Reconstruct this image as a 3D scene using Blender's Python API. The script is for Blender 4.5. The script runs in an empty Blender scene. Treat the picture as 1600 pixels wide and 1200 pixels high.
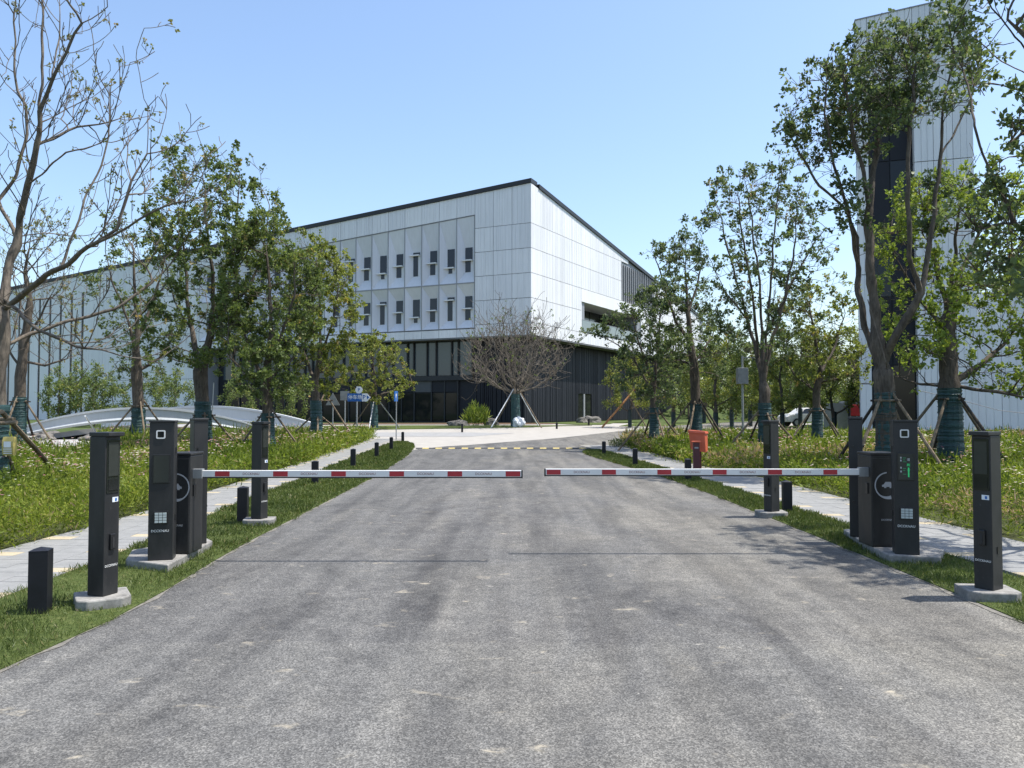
import bpy, bmesh, math, random
import numpy as np
from mathutils import Vector, Matrix, noise, kdtree

random.seed(7)
RNG = np.random.default_rng(7)
SC = bpy.context.scene
COL = SC.collection
R = math.radians

# ------------------------------------------------------------------ camera, light, exposure
F, CX, CY, HOR, EYE = 1220.0, 800.0, 600.0, 641.0, 1.6
TILT = math.atan((HOR - CY) / F)
cam_d = bpy.data.cameras.new('camera')
cam = bpy.data.objects.new('camera', cam_d)
COL.objects.link(cam)
cam.location = (0, 0, EYE)
cam.rotation_euler = (math.pi / 2 + TILT, 0, 0)
cam_d.sensor_width = 36.0
cam_d.lens = F / 1600.0 * 36.0
cam_d.clip_start = 0.1
cam_d.clip_end = 6000
SC.camera = cam

SUN_EL, SUN_AZ = R(67), R(91)          # azimuth clockwise from +Y
world = bpy.data.worlds.new('World')
SC.world = world
world.use_nodes = True
wn, wl = world.node_tree.nodes, world.node_tree.links
wn.clear()
w_out = wn.new('ShaderNodeOutputWorld')
w_bg = wn.new('ShaderNodeBackground')
w_sky = wn.new('ShaderNodeTexSky')
w_sky.sky_type = 'NISHITA'
w_sky.sun_disc = False
w_sky.sun_elevation = SUN_EL
w_sky.sun_rotation = SUN_AZ
w_sky.altitude = 0
w_sky.air_density = 1.15
w_sky.dust_density = 1.6
w_sky.ozone_density = 3.0
w_bg.inputs['Strength'].default_value = 0.15
wl.new(w_sky.outputs[0], w_bg.inputs['Color'])
wl.new(w_bg.outputs[0], w_out.inputs[0])
sun_d = bpy.data.lights.new('sun', 'SUN')
sun_d.energy = 4.4
sun_d.angle = R(0.55)
sun_d.color = (1.0, 0.955, 0.89)
sun = bpy.data.objects.new('sun', sun_d)
COL.objects.link(sun)
sdir = Vector((math.sin(SUN_AZ) * math.cos(SUN_EL), math.cos(SUN_AZ) * math.cos(SUN_EL), math.sin(SUN_EL)))
sun.rotation_euler = sdir.to_track_quat('Z', 'Y').to_euler()
sun.location = (30, 0, 60)
SC.view_settings.view_transform = 'Standard'
SC.view_settings.look = 'None'
SC.view_settings.exposure = 0.74
SC.view_settings.gamma = 1.0
SC.view_settings.use_curve_mapping = False

# ------------------------------------------------------------------ projection helpers
def smooth(t):
    t = min(1, max(0, t))
    return t * t * (3 - 2 * t)
def gz(y):
    return 0.45 * smooth((y - 42) / 30.0)
ST, CT = math.sin(TILT), math.cos(TILT)
def ray(u, v):
    a, b = (u - CX) / F, (CY - v) / F
    return Vector((a, CT - b * ST, ST + b * CT))
def at(u, v, Y):
    d = ray(u, v)
    return Vector((0, 0, EYE)) + d * (Y / d.y)
def ground(u, v, h=0.0):
    d = ray(u, v)
    Y = 30.0
    for _ in range(40):
        z = gz(Y) + h
        Y = max(1.0, min(400, (z - EYE) / d.z * d.y))
    return Vector((d.x * Y / d.y, Y, gz(Y) + h))

# ------------------------------------------------------------------ materials
MATS = {}
def new_mat(name):
    m = bpy.data.materials.new(name)
    m.use_nodes = True
    nt = m.node_tree
    nt.nodes.clear()
    o = nt.nodes.new('ShaderNodeOutputMaterial')
    b = nt.nodes.new('ShaderNodeBsdfPrincipled')
    nt.links.new(b.outputs[0], o.inputs[0])
    MATS[name] = m
    return m, nt, b
def inp(node, key, val):
    node.inputs[key].default_value = val
def tex_noise(nt, scale, detail=4, rough=0.55, vec=None, dist=0.0):
    n = nt.nodes.new('ShaderNodeTexNoise')
    inp(n, 'Scale', scale); inp(n, 'Detail', detail); inp(n, 'Roughness', rough); inp(n, 'Distortion', dist)
    if vec is not None: nt.links.new(vec, n.inputs['Vector'])
    return n
def ramp(nt, fac, stops):
    r = nt.nodes.new('ShaderNodeValToRGB')
    el = r.color_ramp.elements
    while len(el) > 1: el.remove(el[-1])
    el[0].position, el[0].color = stops[0][0], (*stops[0][1], 1)
    for p, c in stops[1:]:
        e = el.new(p); e.color = (*c, 1)
    nt.links.new(fac, r.inputs[0])
    return r
def mix(nt, fac, a, b, mode='MIX'):
    n = nt.nodes.new('ShaderNodeMix')
    n.data_type = 'RGBA'; n.blend_type = mode
    for sock, val in ((n.inputs[0], fac), (n.inputs[6], a), (n.inputs[7], b)):
        if hasattr(val, 'links'): nt.links.new(val, sock)
        elif isinstance(val, (int, float)): sock.default_value = val
        else: sock.default_value = (*val, 1)
    return n.outputs[2]
def pos_vec(nt, scale=(1, 1, 1), obj=False):
    if obj:
        g = nt.nodes.new('ShaderNodeTexCoord').outputs['Object']
    else:
        g = nt.nodes.new('ShaderNodeNewGeometry').outputs['Position']
    mp = nt.nodes.new('ShaderNodeMapping')
    mp.inputs['Scale'].default_value = scale
    nt.links.new(g, mp.inputs[0])
    return mp.outputs[0]
def bump(nt, b, height, strength, dist):
    n = nt.nodes.new('ShaderNodeBump')
    inp(n, 'Strength', strength); inp(n, 'Distance', dist)
    nt.links.new(height, n.inputs['Height'])
    nt.links.new(n.outputs[0], b.inputs['Normal'])
def simple(name, col, rough=0.5, metal=0.0, var=0.12, scale=6.0, bumpk=0.0, spec=0.5, obj=True, stretch=(1, 1, 1)):
    m, nt, b = new_mat(name)
    v = pos_vec(nt, stretch, obj)
    n = tex_noise(nt, scale, 5, 0.6, v)
    lo = tuple(max(0, c * (1 - var)) for c in col)
    hi = tuple(c * (1 + var) for c in col)
    r = ramp(nt, n.outputs[0], [(0.3, lo), (0.7, hi)])
    nt.links.new(r.outputs[0], b.inputs['Base Color'])
    inp(b, 'Roughness', rough); inp(b, 'Metallic', metal); inp(b, 'Specular IOR Level', spec)
    if bumpk: bump(nt, b, n.outputs[0], bumpk, 0.02)
    return m

# asphalt ------------------------------------------------------------
def make_asphalt():
    m, nt, b = new_mat('asphalt')
    L = nt.links
    p = pos_vec(nt)
    vor = nt.nodes.new('ShaderNodeTexVoronoi'); inp(vor, 'Scale', 125.0); L.new(p, vor.inputs['Vector'])
    stone = ramp(nt, vor.outputs['Color'], [(0.15, (0.036, 0.0355, 0.035)), (0.5, (0.098, 0.0975, 0.095)), (0.9, (0.235, 0.232, 0.224))])
    fine = tex_noise(nt, 210, 3, 0.7, p)
    c = mix(nt, 0.28, stone.outputs[0], ramp(nt, fine.outputs[0], [(0.3, (0.05, 0.05, 0.05)), (0.7, (0.21, 0.208, 0.2))]).outputs[0])
    # lighter worn area on the tower side, darker lanes of tyres
    sx = nt.nodes.new('ShaderNodeSeparateXYZ'); L.new(p, sx.inputs[0])
    big = tex_noise(nt, 0.55, 4, 0.6, pos_vec(nt, (1.2, 0.5, 1)), 0.6)
    add = nt.nodes.new('ShaderNodeMath'); add.operation = 'MULTIPLY_ADD'
    L.new(sx.outputs[0], add.inputs[0]); add.inputs[1].default_value = 0.055; L.new(big.outputs[0], add.inputs[2])
    warm = ramp(nt, add.outputs[0], [(0.45, (0.0, 0.0, 0.0)), (0.75, (1, 1, 1))])
    c = mix(nt, warm.outputs[0], c, mix(nt, 1.0, c, (1.38, 1.33, 1.22), 'MULTIPLY'))
    lane = tex_noise(nt, 0.9, 3, 0.6, pos_vec(nt, (1.6, 0.22, 1)), 0.3)
    lr = ramp(nt, lane.outputs[0], [(0.36, (0.62, 0.62, 0.63)), (0.55, (1, 1, 1))])
    c = mix(nt, 0.8, c, mix(nt, 1.0, c, lr.outputs[0], 'MULTIPLY'))
    mid = tex_noise(nt, 4.2, 5, 0.65, p, 0.4)
    mr = ramp(nt, mid.outputs[0], [(0.35, (0.82, 0.82, 0.82)), (0.68, (1.16, 1.15, 1.13))])
    c = mix(nt, 1.0, c, mr.outputs[0], 'MULTIPLY')
    gr = tex_noise(nt, 17, 4, 0.75, pos_vec(nt, (1.0, 0.8, 1)), 0.3)
    c = mix(nt, 1.0, c, ramp(nt, gr.outputs[0], [(0.32, (0.84, 0.84, 0.84)), (0.52, (1, 1, 1)), (0.7, (1.17, 1.165, 1.15))]).outputs[0], 'MULTIPLY')
    trk = tex_noise(nt, 3.2, 2, 0.5, pos_vec(nt, (1.0, 0.035, 1)), 0.0)
    c = mix(nt, 0.55, c, mix(nt, 1.0, c, ramp(nt, trk.outputs[0], [(0.36, (0.70, 0.70, 0.71)), (0.5, (1, 1, 1)), (0.66, (1.18, 1.17, 1.14))]).outputs[0], 'MULTIPLY'))
    c = mix(nt, 1.0, c, (1.17, 1.16, 1.13), 'MULTIPLY')
    # cement spills and scuffs
    sp = tex_noise(nt, 2.6, 4, 0.55, pos_vec(nt, (1, 1.6, 1)), 0.5)
    spr = ramp(nt, sp.outputs[0], [(0.63, (0, 0, 0)), (0.72, (0.9, 0.9, 0.9))])
    sp2 = tex_noise(nt, 11, 4, 0.6, pos_vec(nt, (0.9, 1.0, 1)), 0.9)
    spm = mix(nt, 1.0, spr.outputs[0], ramp(nt, sp2.outputs[0], [(0.42, (0, 0, 0)), (0.62, (1, 1, 1))]).outputs[0], 'MULTIPLY')
    c = mix(nt, spm, c, (0.40, 0.355, 0.27))
    sc = tex_noise(nt, 3.3, 5, 0.7, pos_vec(nt, (1.1, 3.2, 1)), 1.6)
    scr = ramp(nt, sc.outputs[0], [(0.665, (0, 0, 0)), (0.71, (0.7, 0.7, 0.7))])
    c = mix(nt, scr.outputs[0], c, (0.40, 0.38, 0.33))
    jn = tex_noise(nt, 1.5, 3, 0.6, p)
    jy = nt.nodes.new('ShaderNodeMath'); jy.operation = 'MULTIPLY_ADD'
    L.new(jn.outputs[0], jy.inputs[0]); jy.inputs[1].default_value = 0.12; L.new(sx.outputs[1], jy.inputs[2])
    jr = ramp(nt, jy.outputs[0], [(0.0, (0.90, 0.90, 0.90)), (1.0, (0.82, 0.82, 0.83))])
    mp = nt.nodes.new('ShaderNodeMapRange'); mp.inputs[1].default_value = 5.46; mp.inputs[2].default_value = 5.52
    L.new(jy.outputs[0], mp.inputs[0]); L.new(mp.outputs[0], jr.inputs[0])
    c = mix(nt, 1.0, c, jr.outputs[0], 'MULTIPLY')
    dk = tex_noise(nt, 0.8, 5, 0.62, pos_vec(nt, (1.3, 0.6, 1)), 1.0)
    dkr = ramp(nt, dk.outputs[0], [(0.53, (1, 1, 1)), (0.70, (0.62, 0.62, 0.63))])
    c = mix(nt, 1.0, c, dkr.outputs[0], 'MULTIPLY')
    L.new(c, b.inputs['Base Color'])
    inp(b, 'Roughness', 0.85); inp(b, 'Specular IOR Level', 0.35)
    h = mix(nt, 0.4, vor.outputs['Distance'], fine.outputs[0])
    bump(nt, b, h, 0.55, 0.006)
make_asphalt()

def make_concrete(name, a, bcol, scale=3.0):
    m, nt, b = new_mat(name)
    p = pos_vec(nt)
    n1 = tex_noise(nt, scale, 6, 0.65, p, 0.3)
    n2 = tex_noise(nt, 60, 3, 0.6, p)
    r = ramp(nt, n1.outputs[0], [(0.3, a), (0.7, bcol)])
    r2 = ramp(nt, n2.outputs[0], [(0.3, (0.86, 0.86, 0.86)), (0.7, (1.1, 1.1, 1.1))])
    nt.links.new(mix(nt, 1.0, r.outputs[0], r2.outputs[0], 'MULTIPLY'), b.inputs['Base Color'])
    inp(b, 'Roughness', 0.85)
    bump(nt, b, n2.outputs[0], 0.25, 0.004)
make_concrete('plaza_concrete', (0.29, 0.272, 0.243), (0.365, 0.343, 0.305), 1.2)
make_concrete('grey_concrete', (0.22, 0.22, 0.215), (0.29, 0.287, 0.28), 1.5)
make_concrete('footing', (0.125, 0.12, 0.11), (0.30, 0.29, 0.268), 9)
make_concrete('paver_grey', (0.185, 0.187, 0.181), (0.245, 0.244, 0.235), 5)
make_concrete('paver_cream', (0.34, 0.285, 0.19), (0.41, 0.35, 0.24), 5)
make_concrete('gravel', (0.25, 0.24, 0.225), (0.42, 0.41, 0.385), 14)
make_concrete('gravel_dust', (0.10, 0.094, 0.082), (0.21, 0.195, 0.165), 20)
make_concrete('rock', (0.07, 0.066, 0.058), (0.20, 0.185, 0.165), 6)

def make_soil(name, stops, scale):
    m, nt, b = new_mat(name)
    p = pos_vec(nt)
    n = tex_noise(nt, scale, 8, 0.7, p, 0.3)
    r = ramp(nt, n.outputs[0], stops)
    nt.links.new(r.outputs[0], b.inputs['Base Color'])
    inp(b, 'Roughness', 0.95); inp(b, 'Specular IOR Level', 0.1)
    bump(nt, b, n.outputs[0], 0.8, 0.03)
make_soil('turf', [(0.3, (0.04, 0.055, 0.018)), (0.5, (0.07, 0.095, 0.028)), (0.72, (0.125, 0.135, 0.05))], 14)
make_soil('soil', [(0.3, (0.03, 0.032, 0.014)), (0.55, (0.055, 0.065, 0.022)), (0.75, (0.11, 0.10, 0.06))], 5)
make_soil('field', [(0.35, (0.04, 0.062, 0.02)), (0.6, (0.075, 0.10, 0.034)), (0.8, (0.13, 0.13, 0.065))], 1.2)
make_soil('dirt', [(0.3, (0.07, 0.048, 0.032)), (0.6, (0.14, 0.095, 0.066)), (0.8, (0.22, 0.16, 0.115))], 12)

LEAF_K = 2.0
def make_leaf(name, stops, trans=0.42, gloss=0.3, rough=0.5):
    m = bpy.data.materials.new(name); m.use_nodes = True
    nt = m.node_tree; nt.nodes.clear()
    o = nt.nodes.new('ShaderNodeOutputMaterial')
    a = nt.nodes.new('ShaderNodeAttribute'); a.attribute_name = 'tint'
    if name.startswith('leaf'): stops = [(p, tuple(c * LEAF_K for c in col)) for p, col in stops]
    r = ramp(nt, a.outputs['Fac'], stops)
    d = nt.nodes.new('ShaderNodeBsdfPrincipled')
    inp(d, 'Roughness', rough); inp(d, 'Specular IOR Level', gloss)
    t = nt.nodes.new('ShaderNodeBsdfTranslucent')
    tc = mix(nt, 1.0, r.outputs[0], (1.22, 1.25, 0.75), 'MULTIPLY')
    nt.links.new(r.outputs[0], d.inputs['Base Color']); nt.links.new(tc, t.inputs[0])
    mx = nt.nodes.new('ShaderNodeMixShader'); mx.inputs[0].default_value = trans
    nt.links.new(d.outputs[0], mx.inputs[1]); nt.links.new(t.outputs[0], mx.inputs[2])
    nt.links.new(mx.outputs[0], o.inputs[0])
    MATS[name] = m
make_leaf('leaf_green', [(0.0, (0.036, 0.05, 0.02)), (0.5, (0.068, 0.091, 0.030)), (0.85, (0.115, 0.138, 0.042)), (1.0, (0.17, 0.13, 0.05))])
make_leaf('leaf_blue_green', [(0.0, (0.032, 0.046, 0.024)), (0.5, (0.058, 0.078, 0.036)), (0.9, (0.10, 0.122, 0.05)), (1.0, (0.15, 0.105, 0.055))])
make_leaf('leaf_olive', [(0.0, (0.05, 0.065, 0.018)), (0.5, (0.10, 0.115, 0.028)), (0.85, (0.16, 0.165, 0.04)), (1.0, (0.2, 0.14, 0.05))])
make_leaf('leaf_bright', [(0.0, (0.06, 0.085, 0.018)), (0.5, (0.12, 0.155, 0.03)), (1.0, (0.20, 0.215, 0.045))])
make_leaf('leaf_bud', [(0.0, (0.06, 0.07, 0.025)), (0.5, (0.10, 0.10, 0.035)), (1.0, (0.19, 0.12, 0.05))])
make_leaf('leaf_forest', [(0.0, (0.03, 0.042, 0.018)), (0.5, (0.05, 0.064, 0.026)), (1.0, (0.09, 0.092, 0.036))])
make_leaf('meadow_leaf', [(0.0, (0.06, 0.095, 0.016)), (0.45, (0.15, 0.20, 0.028)), (0.85, (0.27, 0.30, 0.05)), (1.0, (0.33, 0.24, 0.15))], 0.45, 0.2)
make_leaf('grass_blade', [(0.0, (0.045, 0.07, 0.018)), (0.5, (0.092, 0.125, 0.032)), (0.9, (0.15, 0.175, 0.05)), (1.0, (0.26, 0.22, 0.11))], 0.3, 0.25)
make_leaf('petal', [(0.0, (0.74, 0.72, 0.72)), (0.45, (0.72, 0.58, 0.66)), (0.75, (0.62, 0.3, 0.45)), (1.0, (0.45, 0.12, 0.28))], 0.3, 0.2)

def make_bark(name, a, c):
    m, nt, b = new_mat(name)
    p = pos_vec(nt, (1, 1, 0.25))
    n = tex_noise(nt, 16, 6, 0.7, p, 0.5)
    n2 = tex_noise(nt, 2.5, 4, 0.6, pos_vec(nt))
    r = ramp(nt, n.outputs[0], [(0.3, a), (0.7, c)])
    r2 = ramp(nt, n2.outputs[0], [(0.35, (0.72, 0.72, 0.72)), (0.7, (1.2, 1.17, 1.12))])
    nt.links.new(mix(nt, 1.0, r.outputs[0], r2.outputs[0], 'MULTIPLY'), b.inputs['Base Color'])
    inp(b, 'Roughness', 0.9); inp(b, 'Specular IOR Level', 0.2)
    bump(nt, b, n.outputs[0], 0.7, 0.03)
make_bark('bark', (0.055, 0.045, 0.036), (0.16, 0.135, 0.11))
make_bark('bark_pale', (0.075, 0.063, 0.052), (0.215, 0.185, 0.15))
make_bark('bark_twig', (0.085, 0.08, 0.066), (0.22, 0.19, 0.16))
make_bark('stake_wood', (0.11, 0.085, 0.06), (0.26, 0.21, 0.15))
make_bark('stake_wood_dark', (0.035, 0.03, 0.026), (0.09, 0.075, 0.06))
make_bark('stake_wood_orange', (0.30, 0.14, 0.06), (0.5, 0.27, 0.13))
simple('wrap_teal', (0.016, 0.052, 0.052), 0.55, 0, 0.6, 9, 0.4, stretch=(1, 1, 6))
simple('wrap_dark', (0.012, 0.028, 0.03), 0.6, 0, 0.5, 9)
simple('wrap_band', (0.045, 0.085, 0.085), 0.6, 0, 0.5, 20)

def make_painted(name, col, dust, amt):
    m, nt, b = new_mat(name)
    v = pos_vec(nt, (1, 1, 1), True)
    n1 = tex_noise(nt, 5, 6, 0.7, pos_vec(nt, (1, 1, 0.35), True), 0.4)
    n2 = tex_noise(nt, 45, 4, 0.7, v)
    r = ramp(nt, n1.outputs[0], [(0.42, (0, 0, 0)), (0.75, (amt, amt, amt))])
    r2 = ramp(nt, n2.outputs[0], [(0.62, (0, 0, 0)), (0.72, (amt * 1.2,) * 3)])
    k = mix(nt, 1.0, r.outputs[0], r2.outputs[0], 'ADD')
    nt.links.new(mix(nt, k, col, dust), b.inputs['Base Color'])
    rr = ramp(nt, n1.outputs[0], [(0.3, (0.36, 0.36, 0.36)), (0.7, (0.58, 0.58, 0.58))])
    nt.links.new(rr.outputs[0], b.inputs['Roughness']); inp(b, 'Specular IOR Level', 0.4)
make_painted('black_metal', (0.0165, 0.0175, 0.0185), (0.12, 0.11, 0.095), 0.16)
make_painted('black_metal_warm', (0.020, 0.019, 0.0175), (0.12, 0.11, 0.095), 0.16)
simple('bollard_black', (0.0085, 0.009, 0.013), 0.5, 0.0, 0.35, 7, 0.08, 0.35)
simple('black_trim', (0.012, 0.012, 0.013), 0.35)
simple('screen_dark', (0.016, 0.019, 0.017), 0.12, 0, 0.1)
simple('screen_panel', (0.03, 0.034, 0.031), 0.2, 0, 0.1)
simple('white_print', (0.62, 0.62, 0.60), 0.5)
simple('grey_print', (0.36, 0.37, 0.38), 0.5)
simple('key_grey', (0.42, 0.47, 0.46), 0.4)
simple('sticker', (0.62, 0.66, 0.70), 0.4)
simple('arm_white', (0.64, 0.64, 0.62), 0.4, 0, 0.06, 4)
simple('arm_red', (0.36, 0.02, 0.03), 0.4, 0, 0.12, 5)
simple('arm_print', (0.24, 0.14, 0.14), 0.5)
simple('rubber_black', (0.02, 0.02, 0.02), 0.7)
simple('rubber_yellow', (0.42, 0.33, 0.11), 0.8, 0, 0.3, 20)
simple('box_red', (0.50, 0.10, 0.045), 0.45, 0, 0.12, 6)
simple('post_maroon', (0.085, 0.018, 0.022), 0.4)
simple('galv', (0.30, 0.31, 0.31), 0.45, 0.5)
simple('sign_blue', (0.012, 0.10, 0.34), 0.35)
simple('sign_white', (0.70, 0.71, 0.72), 0.4)
simple('sign_back', (0.26, 0.255, 0.235), 0.5, 0.3)
simple('bag_yellow', (0.40, 0.33, 0.10), 0.5)
simple('bag_white', (0.62, 0.65, 0.68), 0.6, 0, 0.15, 6, 0.4)
simple('cabin_grey', (0.26, 0.27, 0.285), 0.5)
simple('sign_red', (0.50, 0.03, 0.04), 0.5)
simple('car_white', (0.62, 0.62, 0.62), 0.25)
simple('glass_black', (0.015, 0.017, 0.018), 0.08, 0, 0.05)
simple('tyre', (0.02, 0.02, 0.02), 0.8)
simple('wire', (0.10, 0.10, 0.10), 0.6)
m, nt, b = new_mat('led_green')
inp(b, 'Base Color', (0.02, 0.3, 0.1, 1)); inp(b, 'Emission Color', (0.05, 0.9, 0.3, 1)); inp(b, 'Emission Strength', 0.13)

m, nt, b = new_mat('led_dim')
inp(b, 'Base Color', (0.02, 0.1, 0.05, 1)); inp(b, 'Emission Color', (0.05, 0.6, 0.25, 1)); inp(b, 'Emission Strength', 0.06)

def make_clad(name, base, var=0.07, rough=0.45):
    m, nt, b = new_mat(name)
    oi = nt.nodes.new('ShaderNodeObjectInfo')
    n = tex_noise(nt, 0.35, 5, 0.6, pos_vec(nt, (1, 1, 0.5)))
    st = tex_noise(nt, 2.2, 4, 0.7, pos_vec(nt, (2.2, 2.2, 0.12)))
    r = ramp(nt, n.outputs[0], [(0.3, tuple(c * (1 - var) for c in base)), (0.7, tuple(c * (1 + var) for c in base))])
    r2 = ramp(nt, st.outputs[0], [(0.3, (0.94, 0.94, 0.935)), (0.62, (1.02, 1.02, 1.02))])
    c = mix(nt, 1.0, r.outputs[0], r2.outputs[0], 'MULTIPLY')
    r3 = ramp(nt, oi.outputs['Random'], [(0.0, (0.94, 0.945, 0.95)), (1.0, (1.04, 1.04, 1.03))])
    c = mix(nt, 1.0, c, r3.outputs[0], 'MULTIPLY')
    nt.links.new(c, b.inputs['Base Color'])
    inp(b, 'Roughness', rough); inp(b, 'Specular IOR Level', 0.3)
make_clad('clad_white', (0.72, 0.725, 0.735), 0.05)
make_clad('clad_bay', (0.62, 0.635, 0.67), 0.04)
make_clad('clad_dark', (0.014, 0.0155, 0.021), 0.25, 0.6)
make_clad('clad_core', (0.24, 0.25, 0.27))
make_clad('coping', (0.030, 0.032, 0.035))
make_clad('louvre_grey', (0.27, 0.275, 0.285))
make_clad('fascia_grey', (0.075, 0.08, 0.085))
make_clad('bridge_white', (0.47, 0.49, 0.50), 0.08, 0.6)
simple('soffit', (0.14, 0.145, 0.15), 0.6)
def make_glass(name, col, rough, spec):
    m, nt, b = new_mat(name)
    n = tex_noise(nt, 0.5, 2, 0.5, pos_vec(nt))
    inp(b, 'Base Color', (*col, 1)); inp(b, 'Roughness', rough); inp(b, 'Specular IOR Level', spec); inp(b, 'IOR', 1.6)
    bump(nt, b, n.outputs[0], 0.06, 0.1)
make_glass('window_glass', (0.022, 0.025, 0.034), 0.07, 0.3)
make_glass('lobby_glass', (0.055, 0.075, 0.088), 0.04, 0.45)
make_glass('lobby_glass_low', (0.012, 0.014, 0.015), 0.05, 0.25)
make_glass('rail_glass', (0.16, 0.19, 0.19), 0.05, 0.8)

# ------------------------------------------------------------------ object helpers
def tag(o, label=None, cat=None, group=None, kind=None):
    if label: o['label'] = label
    if cat: o['category'] = cat
    if group: o['group'] = group
    if kind: o['kind'] = kind
    return o
def thing(name, label, cat, loc=(0, 0, 0), rz=0, group=None):
    o = bpy.data.objects.new(name, None)
    o.empty_display_size = 0.2
    COL.objects.link(o)
    o.location = loc
    o.rotation_euler = (0, 0, rz)
    return tag(o, label, cat, group)
class MB:
    def __init__(s): s.v, s.f = [], []
    def add(s, vs, fs):
        k = len(s.v)
        s.v += [tuple(p) for p in vs]
        s.f += [tuple(i + k for i in q) for q in fs]
        return s
    def box(s, x0, x1, y0, y1, z0, z1, taper=0.0, rot=0.0, c=None):
        t = taper
        vs = [(x0, y0, z0), (x1, y0, z0), (x1, y1, z0), (x0, y1, z0), (x0 + t, y0 + t, z1), (x1 - t, y0 + t, z1), (x1 - t, y1 - t, z1), (x0 + t, y1 - t, z1)]
        return s.add(vs, [(3, 2, 1, 0), (4, 5, 6, 7), (0, 1, 5, 4), (1, 2, 6, 5), (2, 3, 7, 6), (3, 0, 4, 7)])
    def prism(s, poly, z0, z1):
        n = len(poly)
        z0f = z0 if callable(z0) else (lambda x, y: z0)
        z1f = z1 if callable(z1) else (lambda x, y: z1)
        vs = [(x, y, z0f(x, y)) for x, y in poly] + [(x, y, z1f(x, y)) for x, y in poly]
        fs = [tuple(range(n - 1, -1, -1)), tuple(range(n, 2 * n))] + [(i, (i + 1) % n, n + (i + 1) % n, n + i) for i in range(n)]
        return s.add(vs, fs)
    def tube(s, pts, rads, sides=6, cap=True):
        pts = [Vector(p) for p in pts]
        if not hasattr(rads, '__len__'): rads = [rads] * len(pts)
        k = len(s.v)
        prev = None
        for i, p in enumerate(pts):
            d = (pts[min(i + 1, len(pts) - 1)] - pts[max(i - 1, 0)])
            if d.length < 1e-9: d = Vector((0, 0, 1))
            d.normalize()
            a = prev if prev is not None else (Vector((1, 0, 0)) if abs(d.x) < 0.8 else Vector((0, 1, 0)))
            a = a - d * a.dot(d)
            if a.length < 1e-6: a = d.orthogonal()
            a.normalize(); bb = d.cross(a); prev = a
            for j in range(sides):
                t = 2 * math.pi * j / sides
                s.v.append(tuple(p + (a * math.cos(t) + bb * math.sin(t)) * rads[i]))
        for i in range(len(pts) - 1):
            for j in range(sides):
                q = (j + 1) % sides
                s.f.append((k + i * sides + j, k + i * sides + q, k + (i + 1) * sides + q, k + (i + 1) * sides + j))
        if cap:
            s.f.append(tuple(k + j for j in range(sides - 1, -1, -1)))
            s.f.append(tuple(k + (len(pts) - 1) * sides + j for j in range(sides)))
        return s
    def lathe(s, prof, sides=12, cx=0, cy=0):
        k = len(s.v)
        for r, z in prof:
            for j in range(sides):
                t = 2 * math.pi * j / sides
                s.v.append((cx + r * math.cos(t), cy + r * math.sin(t), z))
        for i in range(len(prof) - 1):
            for j in range(sides):
                q = (j + 1) % sides
                s.f.append((k + i * sides + j, k + i * sides + q, k + (i + 1) * sides + q, k + (i + 1) * sides + j))
        s.f.append(tuple(k + j for j in range(sides - 1, -1, -1)))
        s.f.append(tuple(k + (len(prof) - 1) * sides + j for j in range(sides)))
        return s
    def mesh(s, name, mat, shade=False):
        me = bpy.data.meshes.new(name)
        me.from_pydata(s.v, [], s.f)
        me.materials.append(MATS[mat])
        if shade: me.polygons.foreach_set('use_smooth', [True] * len(me.polygons))
        me.update()
        return me
    def build(s, name, mat, parent=None, shade=False, bevel=0.0):
        me = s.mesh(name, mat, shade)
        if bevel:
            bm = bmesh.new(); bm.from_mesh(me)
            ed = [e for e in bm.edges if len(e.link_faces) == 2 and e.calc_face_angle(0) > 0.5]
            bmesh.ops.bevel(bm, geom=ed, offset=bevel, segments=2, affect='EDGES', profile=0.5)
            bm.to_mesh(me); bm.free()
        return link(name, me, parent)
def link(name, me, parent=None):
    o = bpy.data.objects.new(name, me)
    COL.objects.link(o)
    if parent is not None: o.parent = parent
    return o
def copy_tree(o, parent=None):
    c = o.copy(); COL.objects.link(c)
    if parent is not None: c.parent = parent
    for ch in o.children:
        copy_tree(ch, c)
    return c
def bx(name, mat, parent, *a, bevel=0.0):
    return MB().box(*a).build(name, mat, parent, bevel=bevel)
TXT = {}
def text(name, body, size, mat, parent, loc, rot, extrude=0.0012, align='CENTER', sx=1.0):
    key = (body, size, mat, extrude, align)
    if key not in TXT:
        cu = bpy.data.curves.new(name, 'FONT')
        cu.body = body; cu.size = size; cu.align_x = align; cu.align_y = 'CENTER'; cu.extrude = extrude; cu.offset = size * 0.012
        cu.resolution_u = 3
        o = bpy.data.objects.new(name, cu); COL.objects.link(o)
        dg = bpy.context.evaluated_depsgraph_get(); dg.update()
        me = bpy.data.meshes.new_from_object(o.evaluated_get(dg))
        bpy.data.objects.remove(o); bpy.data.curves.remove(cu)
        me.materials.clear(); me.materials.append(MATS[mat])
        TXT[key] = me
    o = link(name, TXT[key], parent)
    o.location = loc; o.rotation_euler = rot; o.scale = (sx, 1, 1)
    return o
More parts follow.
